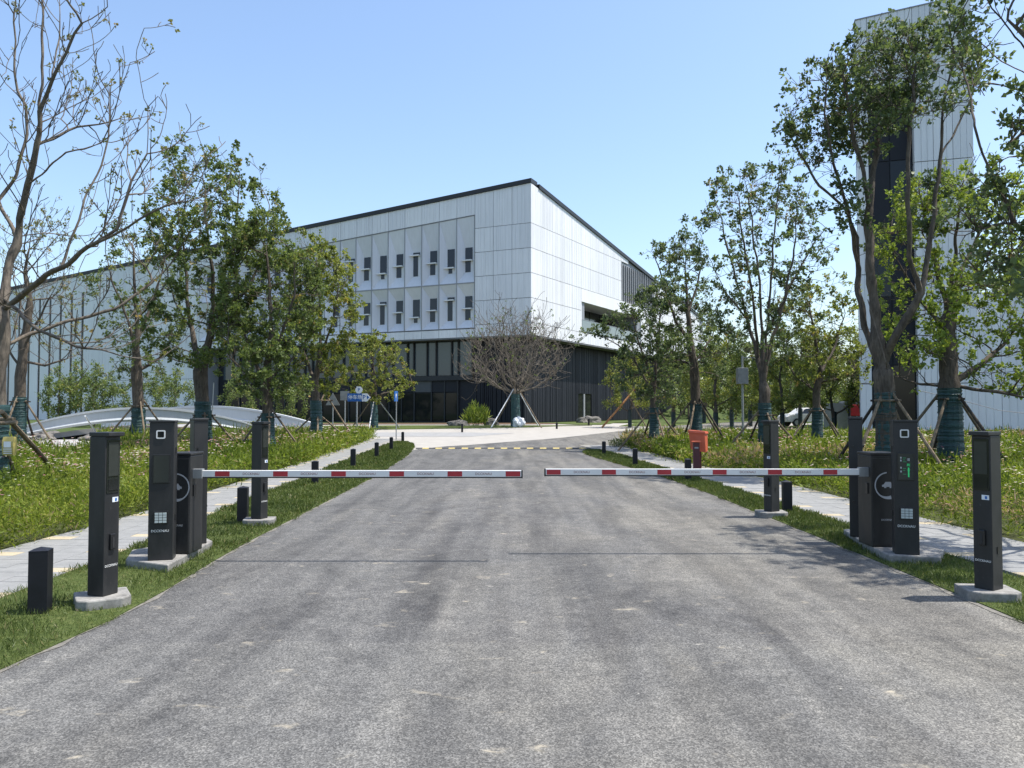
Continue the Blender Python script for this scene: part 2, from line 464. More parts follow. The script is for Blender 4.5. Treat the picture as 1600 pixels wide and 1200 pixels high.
def leaf_mesh(name, mat, pos, dr, ln, wd, tint, parent=None, roll=None):
    """one small folded leaf per row"""
    n = len(pos)
    dr = dr / np.maximum(np.linalg.norm(dr, axis=1, keepdims=True), 1e-6)
    rv = RNG.normal(size=(n, 3)) if roll is None else roll
    sd = np.cross(dr, rv)
    sd /= np.maximum(np.linalg.norm(sd, axis=1, keepdims=True), 1e-6)
    nr = np.cross(sd, dr)
    L, W = ln[:, None], wd[:, None]
    V = np.empty((n, 4, 3), np.float32)
    V[:, 0] = pos
    V[:, 1] = pos + dr * L * 0.45 + sd * W * 0.5 + nr * W * 0.18
    V[:, 2] = pos + dr * L - nr * L * 0.08
    V[:, 3] = pos + dr * L * 0.45 - sd * W * 0.5 + nr * W * 0.18
    me = bpy.data.meshes.new(name)
    me.vertices.add(n * 4); me.loops.add(n * 4); me.polygons.add(n)
    me.vertices.foreach_set('co', V.reshape(-1))
    me.loops.foreach_set('vertex_index', np.arange(n * 4, dtype=np.int32))
    me.polygons.foreach_set('loop_start', np.arange(0, n * 4, 4, dtype=np.int32))
    me.update()
    at_ = me.attributes.new('tint', 'FLOAT', 'POINT')
    at_.data.foreach_set('value', np.repeat(np.clip(tint, 0, 1), 4).astype(np.float32))
    me.materials.append(MATS[mat])
    me.validate()
    return link(name, me, parent)

# ------------------------------------------------------------------ ground sheets
def rows_at(rows, Y):
    if Y <= rows[0][0]: return rows[0][1:]
    for a, b_ in zip(rows, rows[1:]):
        if Y <= b_[0]:
            t = (Y - a[0]) / (b_[0] - a[0])
            return tuple(a[i] + (b_[i] - a[i]) * t for i in (1, 2))
    return rows[-1][1:]
def strip(name, rows, h, mat, parent=None, step=1.5, kind='structure', skirt=0.0, nx=1):
    y0, y1 = rows[0][0], rows[-1][0]
    ys = sorted(set([r[0] for r in rows] + list(np.arange(y0, y1, step)) + [y1]))
    mb = MB(); n = nx + 1
    for y in ys:
        a, b_ = rows_at(rows, y)
        for i in range(n):
            mb.v.append((a + (b_ - a) * i / nx, y, gz(y) + h))
    for k in range(len(ys) - 1):
        for i in range(nx):
            mb.f.append((k * n + i, k * n + i + 1, (k + 1) * n + i + 1, (k + 1) * n + i))
    if skirt:
        m0 = len(mb.v)
        for y in ys:
            a, b_ = rows_at(rows, y)
            mb.v += [(a, y, gz(y) + h - skirt), (b_, y, gz(y) + h - skirt)]
        for k in range(len(ys) - 1):
            mb.f.append((k * n, (k + 1) * n, m0 + 2 * k + 2, m0 + 2 * k))
            mb.f.append((k * n + nx, m0 + 2 * k + 1, m0 + 2 * k + 3, (k + 1) * n + nx))
        e = len(ys) - 1
        mb.f.append((0, m0, m0 + 1, nx)); mb.f.append((e * n, e * n + nx, m0 + 2 * e + 1, m0 + 2 * e))
    o = mb.build(name, mat, parent)
    if kind: o['kind'] = kind
    return o
gy = [-60, 0, 20, 42] + list(np.arange(44, 74, 2)) + [80, 150, 400, 1500, 4000]
mb = MB()
for y in gy: mb.v += [(-3000, y, gz(y) - 0.06), (3000, y, gz(y) - 0.06)]
for k in range(len(gy) - 1): mb.f.append((2 * k, 2 * k + 1, 2 * k + 3, 2 * k + 2))
tag(mb.build('ground', 'field'), kind='structure')

ROAD = [(-8, -3.2, 3.87), (4.8, -3.2, 3.87), (10, -3.22, 3.86), (17, -3.27, 3.75), (20.8, -3.4, 3.42), (26, -3.65, 2.85), (29, -3.95, 2.62), (31, -4.1, 2.85), (33, -3.6, 3.2), (34.9, -2.9, 4.2), (36, -2.1, 4.8), (40, 0.0, 6.2), (44, 2.2, 7.8), (50, 5.2, 11), (58, 9.6, 16), (66, 15, 21.5), (76, 22, 28), (90, 32, 38), (120, 54, 60)]
strip('road', ROAD, 0.0, 'asphalt')
PLAZA = [(29, -6.0, 3.2), (33, -7.2, 5.2), (38, -8.3, 6.2), (44, -9.5, 9), (50, -26, 13), (61, -26, 20), (66, -14, 25), (70, -10, 28)]
strip('plaza', PLAZA, -0.02, 'plaza_concrete')
strip('service_lane', [(47, -26, -2.5), (51.5, -26, 0.2), (52.5, -26, -3)], -0.012, 'grey_concrete')
VL = [(-2, -4.35, -3.2), (4.83, -4.28, -3.15), (6, -4.31, -3.05), (7, -4.34, -3.07), (8.2, -4.37, -3.15), (9.34, -4.4, -3.2), (14.6, -4.78, -3.25), (18.8, -4.9, -3.3), (27.5, -5.4, -3.68), (34, -5.7, -4.25), (37.5, -5.8, -4.8), (39.3, -5.75, -5.35)]
VR = [(-2, 3.87, 5.0), (9, 3.86, 4.78), (11, 3.84, 4.67), (15.1, 3.78, 4.46), (18, 3.65, 4.35), (20.8, 3.42, 4.18), (26, 2.86, 3.92), (28.3, 2.65, 3.8), (30, 2.75, 3.6), (31.2, 3.0, 3.42)]
strip('verge', VL, 0.012, 'turf', skirt=0.05)
strip('verge', VR, 0.012, 'turf', skirt=0.05)
PL = [(-2, -5.9, -4.35), (4.83, -5.85, -4.28), (8.8, -5.8, -4.39), (12.05, -5.75, -4.6), (14.6, -5.9, -4.78), (20.3, -6.2, -4.95), (27.5, -6.7, -5.4), (34, -7.2, -5.7), (39, -7.6, -5.9), (44, -7.9, -6.0)]
PR = [(-2, 5.0, 6.3), (7.5, 4.9, 6.22), (9, 4.78, 6.18), (11, 4.67, 6.07), (13.7, 4.52, 6.03), (15.1, 4.46, 6.0), (18, 4.35, 5.95), (22.2, 4.05, 5.4), (28.3, 3.8, 5.2), (31.7, 3.4, 5.2), (36, 3.0, 4.85)]
BL = [(-2, -45, -5.95), (8.8, -45, -5.84), (12.05, -45, -5.79), (14.6, -45, -5.94), (20.3, -45, -6.25), (27.5, -45, -6.75), (34, -45, -7.25), (39, -45, -7.7), (44, -45, -8.0), (46.5, -45, -9.2)]
BR = [(-2, 6.35, 50), (9, 6.23, 50), (11, 6.12, 50), (18, 6.0, 50), (22.2, 5.45, 50), (28.3, 5.25, 50), (33, 5.25, 50), (36.5, 5.4, 50), (39, 6.5, 50), (44, 9, 50), (50, 13, 50)]
strip('flower_bed', BL, -0.01, 'soil')
strip('flower_bed', BR, -0.01, 'soil')
strip('lawn', [(56.5, -16, -9), (60, -17, 1.0), (62.5, -16, 4.0), (63.6, -8, 6.5)], 0.02, 'turf', skirt=0.05)
strip('lawn', [(66.2, -30, -1), (67, -30, 3.4), (69, -20, 4.2), (70.2, -6, 4.0)], 0.02, 'dirt', skirt=0.05)
strip('lawn', [(65.0, 5.5, 7.4), (68, 3.5, 8.6), (72, 4.5, 9.5), (78, 8, 13)], 0.02, 'turf', skirt=0.05)
strip('lawn', [(62, 8.5, 12.2), (66, 9.8, 15.5), (72, 12, 19.5), (82, 18, 26)], 0.02, 'turf', skirt=0.05)
strip('stream_bed', [(24, -18, -12.5), (30, -26, -15), (34, -34, -16.5), (40, -40, -17), (48, -44, -18)], 0.01, 'gravel')

rnd_e = random.Random(8)
def edge_dust(rows, col, sgn, y0, y1):
    out = []; y = y0
    while y < y1:
        x = rows_at(rows, y)[col]
        out.append((y, x - (0.05 if sgn < 0 else rnd_e.uniform(0.0, 0.07)), x + (rnd_e.uniform(0.0, 0.07) if sgn < 0 else 0.05))); y += 0.22
    strip('road_edge', out, 0.004, 'gravel_dust', step=0.3)
edge_dust(VL, 1, -1, 2.5, 33)
edge_dust(VR, 0, 1, 2.5, 29)
# pavers -------------------------------------------------------------
def pave(rows, y_start, y_near, y_end, seed):
    base = strip('footpath', rows, -0.03, 'footing')
    rnd = random.Random(seed)
    row = 0.215; y = y_start; k = 0; gap = 0.004
    far_g, far_c = MB(), MB()
    while y < y_end:
        a0, b0 = rows_at(rows, y + gap); a1, b1 = rows_at(rows, y + row)
        c0, d0 = 0.27, 0.73
        cuts = [0, c0, 0.5, d0, 1] if k % 2 else [0, 0.26, 0.5, 0.74, 1]
        for i in range(4):
            cream = (k % 5 == 0 and i == 3) or (k % 5 == 4 and i == 0)
            t0, t1 = cuts[i], cuts[i + 1]
            dz = rnd.uniform(-0.0015, 0.002)
            g0 = gap / (b0 - a0) / 2
            q = [(a0 + (b0 - a0) * (t0 + g0), y + gap), (a0 + (b0 - a0) * (t1 - g0), y + gap), (a1 + (b1 - a1) * (t1 - g0), y + row), (a1 + (b1 - a1) * (t0 + g0), y + row)]
            if y < y_near:
                MB().prism(q, gz(y) - 0.04, gz(y) + 0.016 + dz).build('paver', 'paver_cream' if cream else 'paver_grey', base)
            else:
                (far_c if cream else far_g).prism(q, gz(y) - 0.025, gz(y) + 0.016 + dz)
        y += row; k += 1
    for mbx, mt in ((far_g, 'paver_grey'), (far_c, 'paver_cream')):
        if mbx.v: tag(mbx.build('pavers', mt, base), kind='stuff')
pave(PL, 3.4, 18.6, 43.5, 1)
pave(PR, 3.4, 17.6, 35.5, 2)

# speed bump ---------------------------------------------------------
sb = thing('speed_bump', 'yellow and black rubber speed bump across the far end of the asphalt road', 'speed bump', (0, 32.7, 0))
for i in range(26):
    x = -4.0 + i * 0.272
    pr = [(-0.17, 0.002), (-0.12, 0.022), (-0.04, 0.036), (0.04, 0.036), (0.12, 0.022), (0.17, 0.002)]
    vs = [(x, p[0] + 0.01 * x, p[1]) for p in pr] + [(x + 0.262, p[0] + 0.01 * x, p[1]) for p in pr]
    fs = [(j, j + 6, j + 7, j + 1) for j in range(5)] + [tuple(range(6)), tuple(range(11, 5, -1))]
    MB().add(vs, fs).build('segment', 'rubber_yellow' if i % 2 else 'rubber_black', sb)

# ------------------------------------------------------------------ main building
class Facade:
    def __init__(s, ox, oy, tx, ty, nx, ny):
        l = math.hypot(tx, ty); s.o, s.t = Vector((ox, oy, 0)), Vector((tx / l, ty / l, 0))
        l = math.hypot(nx, ny); s.n = Vector((nx / l, ny / l, 0))
    def p(s, a, d, z): q = s.o + s.t * a + s.n * d; q.z = z; return q
    def shifted(s, dx): f = Facade(0, 0, s.t.x, s.t.y, s.n.x, s.n.y); f.o = s.o + dx; return f
    def quadbox(s, mb, a0, a1, d0, d1, z0, z1):
        z1f = z1 if callable(z1) else (lambda a: z1)
        z0f = z0 if callable(z0) else (lambda a: z0)
        vs = [s.p(a0, d0, z0f(a0)), s.p(a1, d0, z0f(a1)), s.p(a1, d1, z0f(a1)), s.p(a0, d1, z0f(a0)), s.p(a0, d0, z1f(a0)), s.p(a1, d0, z1f(a1)), s.p(a1, d1, z1f(a1)), s.p(a0, d1, z1f(a0))]
        return mb.add(vs, [(3, 2, 1, 0), (4, 5, 6, 7), (0, 1, 5, 4), (1, 2, 6, 5), (2, 3, 7, 6), (3, 0, 4, 7)])
    def ribbed(s, mb, a0, a1, z0, z1, cuts, depth=0.045, back=-0.08):
        """panel whose front steps in and out along a; cuts = fractions where it toggles"""
        z1f = z1 if callable(z1) else (lambda a: z1)
        z0f = z0 if callable(z0) else (lambda a: z0)
        prof = [(a0, back)]; lev = 0
        prof.append((a0, 0.0))
        for c in cuts:
            a = a0 + (a1 - a0) * c
            prof.append((a, -depth * lev)); lev = 1 - lev; prof.append((a, -depth * lev))
        prof += [(a1, -depth * lev), (a1, back)]
        n = len(prof)
        vs = [s.p(a, d, z0f(a)) for a, d in prof] + [s.p(a, d, z1f(a)) for a, d in prof]
        fs = [(i, i + 1, n + i + 1, n + i) for i in range(n - 1)] + [tuple(range(n - 1, -1, -1)), tuple(range(n, 2 * n))]
        return mb.add(vs, fs)
def barcode(rnd, n=6):
    c, x = [], 0.03
    while x < 0.95:
        x += rnd.choice([0.05, 0.08, 0.12, 0.2, 0.26])
        if x > 0.93: break
        c.append(x); x += rnd.choice([0.025, 0.035, 0.05]); c.append(min(x, 0.97))
    return c
CO = Vector((1.77, 72.0, 0))
TL, TR = Vector((-0.911, 0.412, 0)).normalized(), Vector((0.504, 0.864, 0)).normalized()
FL = Facade(CO.x, CO.y, TL.x, TL.y, -0.412, -0.911)
FR = Facade(CO.x, CO.y, TR.x, TR.y, 0.864, -0.504)
ZT, SA, SB, ZB = 22.9, 0.071, 0.137, 8.6
roofL = lambda a, dz=0: ZT - SA * a + dz
roofR = lambda b_, dz=0: ZT - SB * b_ + dz
AL, BR_ = 112.0, 55.0
bld = thing('office_building', 'long white ribbed office block with sloping black edged roof and dark ground floor', 'building', (CO.x, CO.y, 0.45))
INV = Matrix.Translation(-Vector(bld.location))
def sub(mb): mb.v = [(x - bld.location.x, y - bld.location.y, z - bld.location.z) for x, y, z in mb.v]; return mb
def bpart(mb, name, mat, parent=None, shade=False): return sub(mb).build(name, mat, parent or bld, shade)
def ab(a, b_): return CO + TL * a + TR * b_
def core(a0, a1, b0, b1, z0, ztop, name, mat):
    mb = MB(); q = [(a0, b0), (a0, b1), (a1, b1), (a1, b0)]
    vs = [(*ab(a, b_).xy, z0) for a, b_ in q] + [(*ab(a, b_).xy, ztop(a, b_)) for a, b_ in q]
    mb.add(vs, [(0, 1, 2, 3), (7, 6, 5, 4)] + [(j, (j + 1) % 4 + 0, 4 + (j + 1) % 4, 4 + j) for j in range(4)])
    return bpart(mb, name, mat)
core(0.14, AL, 1.25, 9.0, ZB + 0.02, lambda a, b_: ZT - SA * a - SB * b_ - 0.1, 'wall', 'clad_core')
core(0.14, 5.8, 0.14, 1.24, ZB + 0.02, lambda a, b_: ZT - SA * a - SB * b_ - 0.1, 'wall', 'clad_core')
core(41.5, AL, 0.14, 1.24, ZB + 0.02, lambda a, b_: ZT - SA * a - SB * b_ - 0.1, 'wall', 'clad_core')
core(0.14, 9.0, 9.05, 11.95, ZB + 0.02, lambda a, b_: ZT - SA * a - SB * b_ - 0.1, 'wall', 'clad_core')
core(3.2, 60.0, 12.0, 27.0, ZB + 0.02, lambda a, b_: ZT - SA * a - SB * b_ - 0.1, 'wall', 'clad_core')
core(0.14, 60.0, 27.05, BR_, ZB + 0.02, lambda a, b_: ZT - SA * a - SB * b_ - 0.1, 'wall', 'clad_core')
core(0.14, 3.18, 12.0, 27.0, 13.3, lambda a, b_: ZT - SA * a - SB * b_ - 0.1, 'wall', 'clad_core')
core(0.14, 3.18, 12.0, 27.0, ZB + 0.02, lambda a, b_: 9.9, 'balcony_floor', 'soffit')
core(40.0, AL, 0.14, 9.0, 0.0, lambda a, b_: ZB, 'wall', 'clad_core')
core(1.6, 39.9, 1.6, 52.0, 0.0, lambda a, b_: ZB, 'wall', 'clad_dark')
mb = MB()   # dark coping along both eaves
FL.quadbox(mb, -0.06, AL, -1.4, 0.12, lambda a: roofL(a, -0.12), lambda a: roofL(a, 0.28)); bpart(mb, 'roof_coping', 'coping')
mb = MB(); FR.quadbox(mb, 1.45, BR_, -0.7, 0.12, lambda a: roofR(a, -0.12), lambda a: roofR(a, 0.28)); bpart(mb, 'roof_coping', 'coping')
mb = MB(); mb.add([(*ab(a, b_).xy, ZT - SA * a - SB * b_ + 0.1) for a, b_ in ((1.4, 0.7), (1.4, BR_), (AL, BR_), (AL, 1.4))], [(0, 1, 2, 3)]); bpart(mb, 'roof', 'coping')
mb = MB(); FL.quadbox(mb, 0.0, 39.95, -1.5, -0.02, ZB - 0.12, ZB + 0.0); bpart(mb, 'soffit', 'soffit')
mb = MB(); FR.quadbox(mb, 1.6, BR_, -1.5, -0.02, ZB - 0.12, ZB + 0.0); bpart(mb, 'soffit', 'soffit')
rnd = random.Random(3)
JZ = [ZB, 9.75, 12.05, 14.38, 16.7, 19.03]
G = 0.022
def panel(fc, a0, a1, z0, z1, mat='clad_white', parent=None, bars=None):
    mb = MB(); fc.ribbed(mb, a0 + G, a1 - G, z0, z1, bars or barcode(rnd), 0.012 if bars else 0.026); bpart(mb, 'cladding_panel', mat, parent)
# right (sunlit) facade
cw = 2.19
COLBAR = [barcode(rnd) for _ in range(40)]
for i in range(24):
    a0, a1 = i * cw, (i + 1) * cw
    for j, z in enumerate(JZ):
        top = JZ[j + 1] - G if j + 1 < len(JZ) else None
        if top is None:
            zt = lambda a: roofR(a, -0.14)
            if roofR(a1) - 0.14 <= z + 0.2: continue
        else:
            if roofR(a1) - 0.14 <= z + 0.15: continue
            tt = top
            zt = (lambda a, tt=tt: min(tt, roofR(a, -0.14)))
        mid = (a0 + a1) / 2
        if 10.95 < mid < 28.4 and 9.7 < z + 0.1 < 13.0:
            continue
        if 21.9 < mid < 32.8 and 14.2 < z < 17: 
            continue
        panel(FR, a0, a1, z + G, zt, bars=COLBAR[i])
# panels that close the balcony opening top and the louvre field
mb = MB(); FR.quadbox(mb, 28.2, 28.45, -3.0, -0.01, 9.9, 13.0); bpart(mb, 'balcony_wall', 'clad_white')
mb = MB(); FR.quadbox(mb, 10.97, 11.2, -3.0, -0.1, 9.9, 13.0); bpart(mb, 'balcony_wall', 'clad_white')
mb = MB(); FR.quadbox(mb, 10.97, 28.45, -3.0, 0.0, 13.0, 14.36); bpart(mb, 'cladding_panel', 'clad_white')
mb = MB(); FR.quadbox(mb, 11.25, 28.1, -0.12, -0.08, 9.92, 11.1); bpart(mb, 'balustrade', 'rail_glass')
mb = MB(); FR.quadbox(mb, 11.25, 28.1, -0.14, -0.06, 11.1, 11.16); bpart(mb, 'handrail', 'galv')
for k in range(6):
    mb = MB(); FR.quadbox(mb, 11.4 + k * 2.7, 13.9 + k * 2.7, -3.02, -2.96, 9.95, 13.0); bpart(mb, 'window', 'glass_black')
for k in range(17):
    a = 21.98 + k * 0.64
    mb = MB(); FR.quadbox(mb, a, a + 0.12, -0.08, 0.05, 14.45, lambda x: min(18.7, roofR(x, -0.2))); bpart(mb, 'louvre_fin', 'louvre_grey')
mb = MB(); FR.quadbox(mb, 21.92, 32.84, -0.135, -0.1, 14.4, lambda x: min(19.0, roofR(x, -0.16))); bpart(mb, 'louvre_back', 'louvre_grey')
# left (shaded) facade, plain columns right of the window field
A_W0, BW, NB = 5.85, 1.965, 18
for i in range(3):
    a0, a1 = i * A_W0 / 3, (i + 1) * A_W0 / 3
    for j, z in enumerate(JZ):
        top = JZ[j + 1] - G if j + 1 < len(JZ) else None
        zt = (lambda a: roofL(a, -0.14)) if top is None else top
        panel(FL, a0, a1, z + G, zt)
A_W1 = A_W0 + NB * BW
fieldtop = lambda a: 20.72 - 0.0675 * a
ZM, ZF = 13.83, 9.45
for i in range(NB):
    a0, a1 = A_W0 + i * BW, A_W0 + (i + 1) * BW
    panel(FL, a0, a1, lambda a: fieldtop(a) + 0.06, lambda a: roofL(a, -0.14))
    panel(FL, a0, a1, ZB + G, ZF - 0.06)
UP = ['A', 'C', 'A', 'B', 'A', 'C', 'A', 'B', 'C', 'A', 'B', 'A', 'C', 'A', 'B', 'A', 'C', 'A']
LO = ['A', 'B', 'A', 'C', 'A', 'B', 'A', 'C', 'A', 'B', 'A', 'C', 'A', 'A', 'B', 'C', 'A', 'B']
for i in range(NB):
    for row, kinds in ((0, UP), (1, LO)):
        a0, a1 = A_W0 + i * BW, A_W0 + (i + 1) * BW
        zb = (ZM if row == 0 else ZF)
        ztf = fieldtop if row == 0 else (lambda a: ZM)
        D = 0.5
        fa0, fa1 = a0 + 0.05, a1 - 0.05
        ba0, ba1 = a0 + 0.48, a0 + 1.30
        fz0 = zb + 0.06
        bz0, bz1 = zb + 1.12, zb + 3.55
        if row == 1: bz0, bz1 = zb + 0.85, zb + 3.2
        f = [FL.p(fa0, 0, fz0), FL.p(fa1, 0, fz0), FL.p(fa1, 0, ztf(fa1) - 0.06), FL.p(fa0, 0, ztf(fa0) - 0.06)]
        k = [FL.p(ba0, -D, bz0), FL.p(ba1, -D, bz0), FL.p(ba1, -D, bz1), FL.p(ba0, -D, bz1)]
        o_ = [FL.p(a0, 0.0, zb), FL.p(a1, 0.0, zb), FL.p(a1, 0.0, ztf(a1)), FL.p(a0, 0.0, ztf(a0))]
        mb = MB(); mb.add(f + k, [(0, 1, 5, 4), (1, 2, 6, 5), (2, 3, 7, 6), (3, 0, 4, 7), (4, 5, 6, 7)])
        bay = bpart(mb, 'window_bay', 'clad_bay')
        mb = MB(); 
        e = [FL.p(a0, 0.03, zb), FL.p(a1, 0.03, zb), FL.p(a1, 0.03, ztf(a1)), FL.p(a0, 0.03, ztf(a0))]
        ff = [v + FL.n * 0.03 for v in f]
        mb.add(e + ff + f, [(0, 1, 5, 4), (1, 2, 6, 5), (2, 3, 7, 6), (3, 0, 4, 7), (4, 5, 9, 8), (5, 6, 10, 9), (6, 7, 11, 10), (7, 4, 8, 11)])
        bpart(mb, 'frame', 'louvre_grey', bay).parent = bay
        kd = kinds[i]
        split = {'A': 0.47, 'B': 0.86, 'C': 0.22}[kd]
        zs = bz0 + (bz1 - bz0) * split
        w = ba1 - ba0
        if kd == 'A': up, lo = (ba0 + 0.02, ba1 - 0.02), (ba0 + 0.28 * w, ba1 - 0.02)
        elif kd == 'B': up, lo = (ba0 + 0.02, ba1 - 0.02), (ba0 + 0.30 * w, ba1 - 0.04)
        else: up, lo = (ba0 + 0.02, ba1 - 0.02), (ba0 + 0.35 * w, ba1 - 0.15 * w)
        for (x0, x1), z0, z1 in ((up, zs + 0.06, bz1 - 0.02), (lo, bz0 + 0.02, zs - 0.06)):
            mb = MB(); FL.quadbox(mb, x0, x1, -D - 0.02, -D + 0.03, z0, z1)
            bpart(mb, 'window_pane', 'window_glass', bay)
        mb = MB(); FL.quadbox(mb, ba0 - 0.02, ba1 + 0.22, -D - 0.01, -0.12, zs - 0.055, zs + 0.055)
        bpart(mb, 'ledge', 'clad_white', bay)
# far left wing: plain white wall down to the ground with dark slits
mb = MB(); FL.quadbox(mb, A_W1, A_W1 + 0.25, -1.0, 0.0, ZB, lambda a: roofL(a, -0.14)); bpart(mb, 'pilaster', 'clad_white')
SL = [60.5 + 2.02 * k for k in range(12)]
edges = [A_W1 + 0.3, 45.5, 49.5, 53.5, 57.0]
for a0, a1 in zip(edges, edges[1:] + [SL[0]]):
    for z0, z1 in ((0.1, 5.2), (5.2, 10.4), (10.4, None)):
        panel(FL, a0, a1, z0 + G, (lambda a: roofL(a, -0.14)) if z1 is None else z1 - G)
for k, s0 in enumerate(SL):
    s1 = SL[k + 1] if k + 1 < len(SL) else AL
    mb = MB(); FL.quadbox(mb, s0 + 0.02, s0 + 0.42, -0.13, -0.10, 0.1, 16.2 - 0.05 * k); bpart(mb, 'slit_window', 'glass_black')
    mb = MB(); FL.quadbox(mb, s0 + 0.02, s0 + 0.42, -0.10, 0.0, 16.25 - 0.05 * k, lambda a: roofL(a, -0.14)); bpart(mb, 'cladding_panel', 'clad_white')
    mb = MB(); FL.quadbox(mb, s0 + 0.44, s1, -0.10, 0.0, 0.1, lambda a: roofL(a, -0.14)); bpart(mb, 'cladding_panel', 'clad_white')
# ground floor of the left facade
GL_ = FL.shifted(TL * 0 + TR * 1.6)
GR_ = FR.shifted(TL * 1.6)
zg = 0.45
a = 7.0; k = 0
while a < 38:
    w = [1.55, 0.75, 1.75, 1.05][k % 4]
    mb = MB(); GL_.quadbox(mb, a + 0.06, a + w - 0.06, 0.02, 0.06, 5.05, 8.4); bpart(mb, 'glazing_panel', 'lobby_glass')
    mb = MB(); GL_.quadbox(mb, a - 0.06, a + 0.06, 0.0, 0.26, 5.0, 8.45); bpart(mb, 'mullion', 'coping')
    a += w; k += 1
mb = MB(); GL_.quadbox(mb, 6.9, 38.2, 0.0, 0.35, 4.55, 5.0); bpart(mb, 'beam', 'coping')
a = 8.6; k = 0
while a < 38:
    w = [1.5, 1.5, 2.0][k % 3]
    mb = MB(); GL_.quadbox(mb, a + 0.07, a + w - 0.05, 0.02, 0.06, zg + 0.12, 3.3); bpart(mb, 'door' if k in (2, 3) else 'glazing_panel', 'lobby_glass_low')
    mb = MB(); GL_.quadbox(mb, a + 0.07, a + w - 0.05, 0.02, 0.1, 3.42, 4.5); bpart(mb, 'fascia_panel', 'fascia_grey' if k == 2 else 'clad_dark')
    mb = MB(); GL_.quadbox(mb, a - 0.05, a + 0.07, 0.0, 0.16, zg, 4.55); bpart(mb, 'mullion', 'coping')
    a += w; k += 1
def dark_panels(fc, a0, a1, z0, z1, w):
    a = a0
    while a < a1 - 0.2:
        e = min(a + w, a1)
        mb = MB(); fc.ribbed(mb, a + 0.015, e - 0.015, z0, z1, barcode(rnd), 0.09, -0.02); sub(mb)
        o = mb.build('dark_panel', 'clad_dark', bld)
        a = e
GLd = Facade(0, 0, GL_.t.x, GL_.t.y, GL_.n.x, GL_.n.y); GLd.o = GL_.o + GL_.n * 0.12
GRd = Facade(0, 0, GR_.t.x, GR_.t.y, GR_.n.x, GR_.n.y); GRd.o = GR_.o + GR_.n * 0.12
dark_panels(GLd, 1.45, 6.85, zg, 8.4, 1.8)
dark_panels(GRd, 1.45, 13.4, zg, 8.4, 1.7)
dark_panels(GRd, 13.4, 16.8, 3.4, 8.4, 1.7)
dark_panels(GRd, 16.8, 50, zg, 8.4, 2.2)
mb = MB(); GR_.quadbox(mb, 13.5, 14.7, 0.01, 0.05, zg, 3.35); bpart(mb, 'door', 'glass_black')
mb = MB(); GR_.quadbox(mb, 15.1, 16.7, 0.01, 0.05, zg, 3.35); bpart(mb, 'glazing_panel', 'lobby_glass_low')
mb = MB(); GR_.quadbox(mb, 14.72, 15.08, 0.0, 0.12, zg, 3.38); bpart(mb, 'door_frame', 'louvre_grey')

# ------------------------------------------------------------------ tower with low wing
FT = Facade(25.1, 42.0, -0.954, 0.298, -0.298, -0.954)
tw = thing('tower', 'tall slim pale clad tower with slanted top and dark slot down its face', 'tower', (25.1, 42, 0))
bld_save = bld
bld = tw
TD = Vector((0.42, 0.9, 0))
def tcore(a0, a1, z0, zt, depth, inset, name, mat):
    mb = MB()
    c = [FT.p(a0, -inset, 0), FT.p(a1, -inset, 0), FT.p(a1, -inset, 0) + TD * depth, FT.p(a0, -inset, 0) + TD * depth]
    zz = [zt(a0), zt(a1), zt(a1), zt(a0)]
    mb.add([(*v.xy, z0) for v in c] + [(*v.xy, z) for v, z in zip(c, zz)], [(0, 1, 2, 3), (7, 6, 5, 4)] + [(j, (j + 1) % 4, 4 + (j + 1) % 4, 4 + j) for j in range(4)])
    return bpart(mb, name, mat)
ttop = lambda a: 24.35 - 0.1 * a
TW = 5.83
tcore(0.0, TW, 0.0, lambda a: ttop(a) - 0.05, 9, 0.55, 'wall', 'clad_dark')
tz = [0.0 + 3.07 * k for k in range(8)]
cols = [0.0, 1.0, 1.96, 2.92, 4.08, 5.24, TW]
for c in range(6):
    a0, a1 = cols[c], cols[c + 1]
    for j, z in enumerate(tz):
        last = j == len(tz) - 1
        top = ttop if last else (lambda a, z=z: z + 3.07 - G)
        if c in (3, 4):
            if z + 3.07 < 19.6: continue
            z0 = max(z, 19.6)
        else: z0 = z
        mb = MB(); FT.ribbed(mb, a0 + 0.012, a1 - 0.012, z0 + G, top, [0.30, 0.33, 0.62, 0.65] if a1 - a0 > 0.8 else [0.5, 0.54], 0.025, -0.54)
        bpart(mb, 'cladding_panel', 'clad_white')
mb = MB(); FT.quadbox(mb, -0.03, TW + 0.03, -1.0, 0.03, ttop, lambda a: ttop(a) + 0.07); bpart(mb, 'roof_coping', 'louvre_grey')
for j in range(5):
    for c in range(2):
        a0 = 2.94 + c * 1.15
        mb = MB(); FT.quadbox(mb, a0 + 0.03, a0 + 1.12, -0.54, -0.50, 0.3 + j * 3.85, 0.3 + j * 3.85 + 3.8); bpart(mb, 'dark_panel', 'clad_dark' if (j + c) % 3 else 'lobby_glass_low')
# wing
wing = thing('low_wing', 'low pale clad wing running on beside the foot of the tall tower', 'building', (25.1, 42, 0))
bld = wing
mb = MB(); FT.quadbox(mb, -16, -0.03, -8, -0.45, 0.0, 7.9); bpart(mb, 'wall', 'clad_core')
for i in range(14):
    a1 = -0.05 - i * 1.12; a0 = a1 - 1.12
    for j, (z0, z1) in enumerate(((0.0, 2.9), (2.9, 5.9), (5.9, 8.0))):
        mb = MB(); FT.ribbed(mb, a0 + 0.012, a1 - 0.012, z0 + G, z1, [0.34, 0.36, 0.68, 0.70], 0.02, -0.3)
        mb.v = [tuple(Vector(v) - FT.n * 0.25) for v in mb.v]
        bpart(mb, 'cladding_panel', 'clad_white')
bld = bld_save

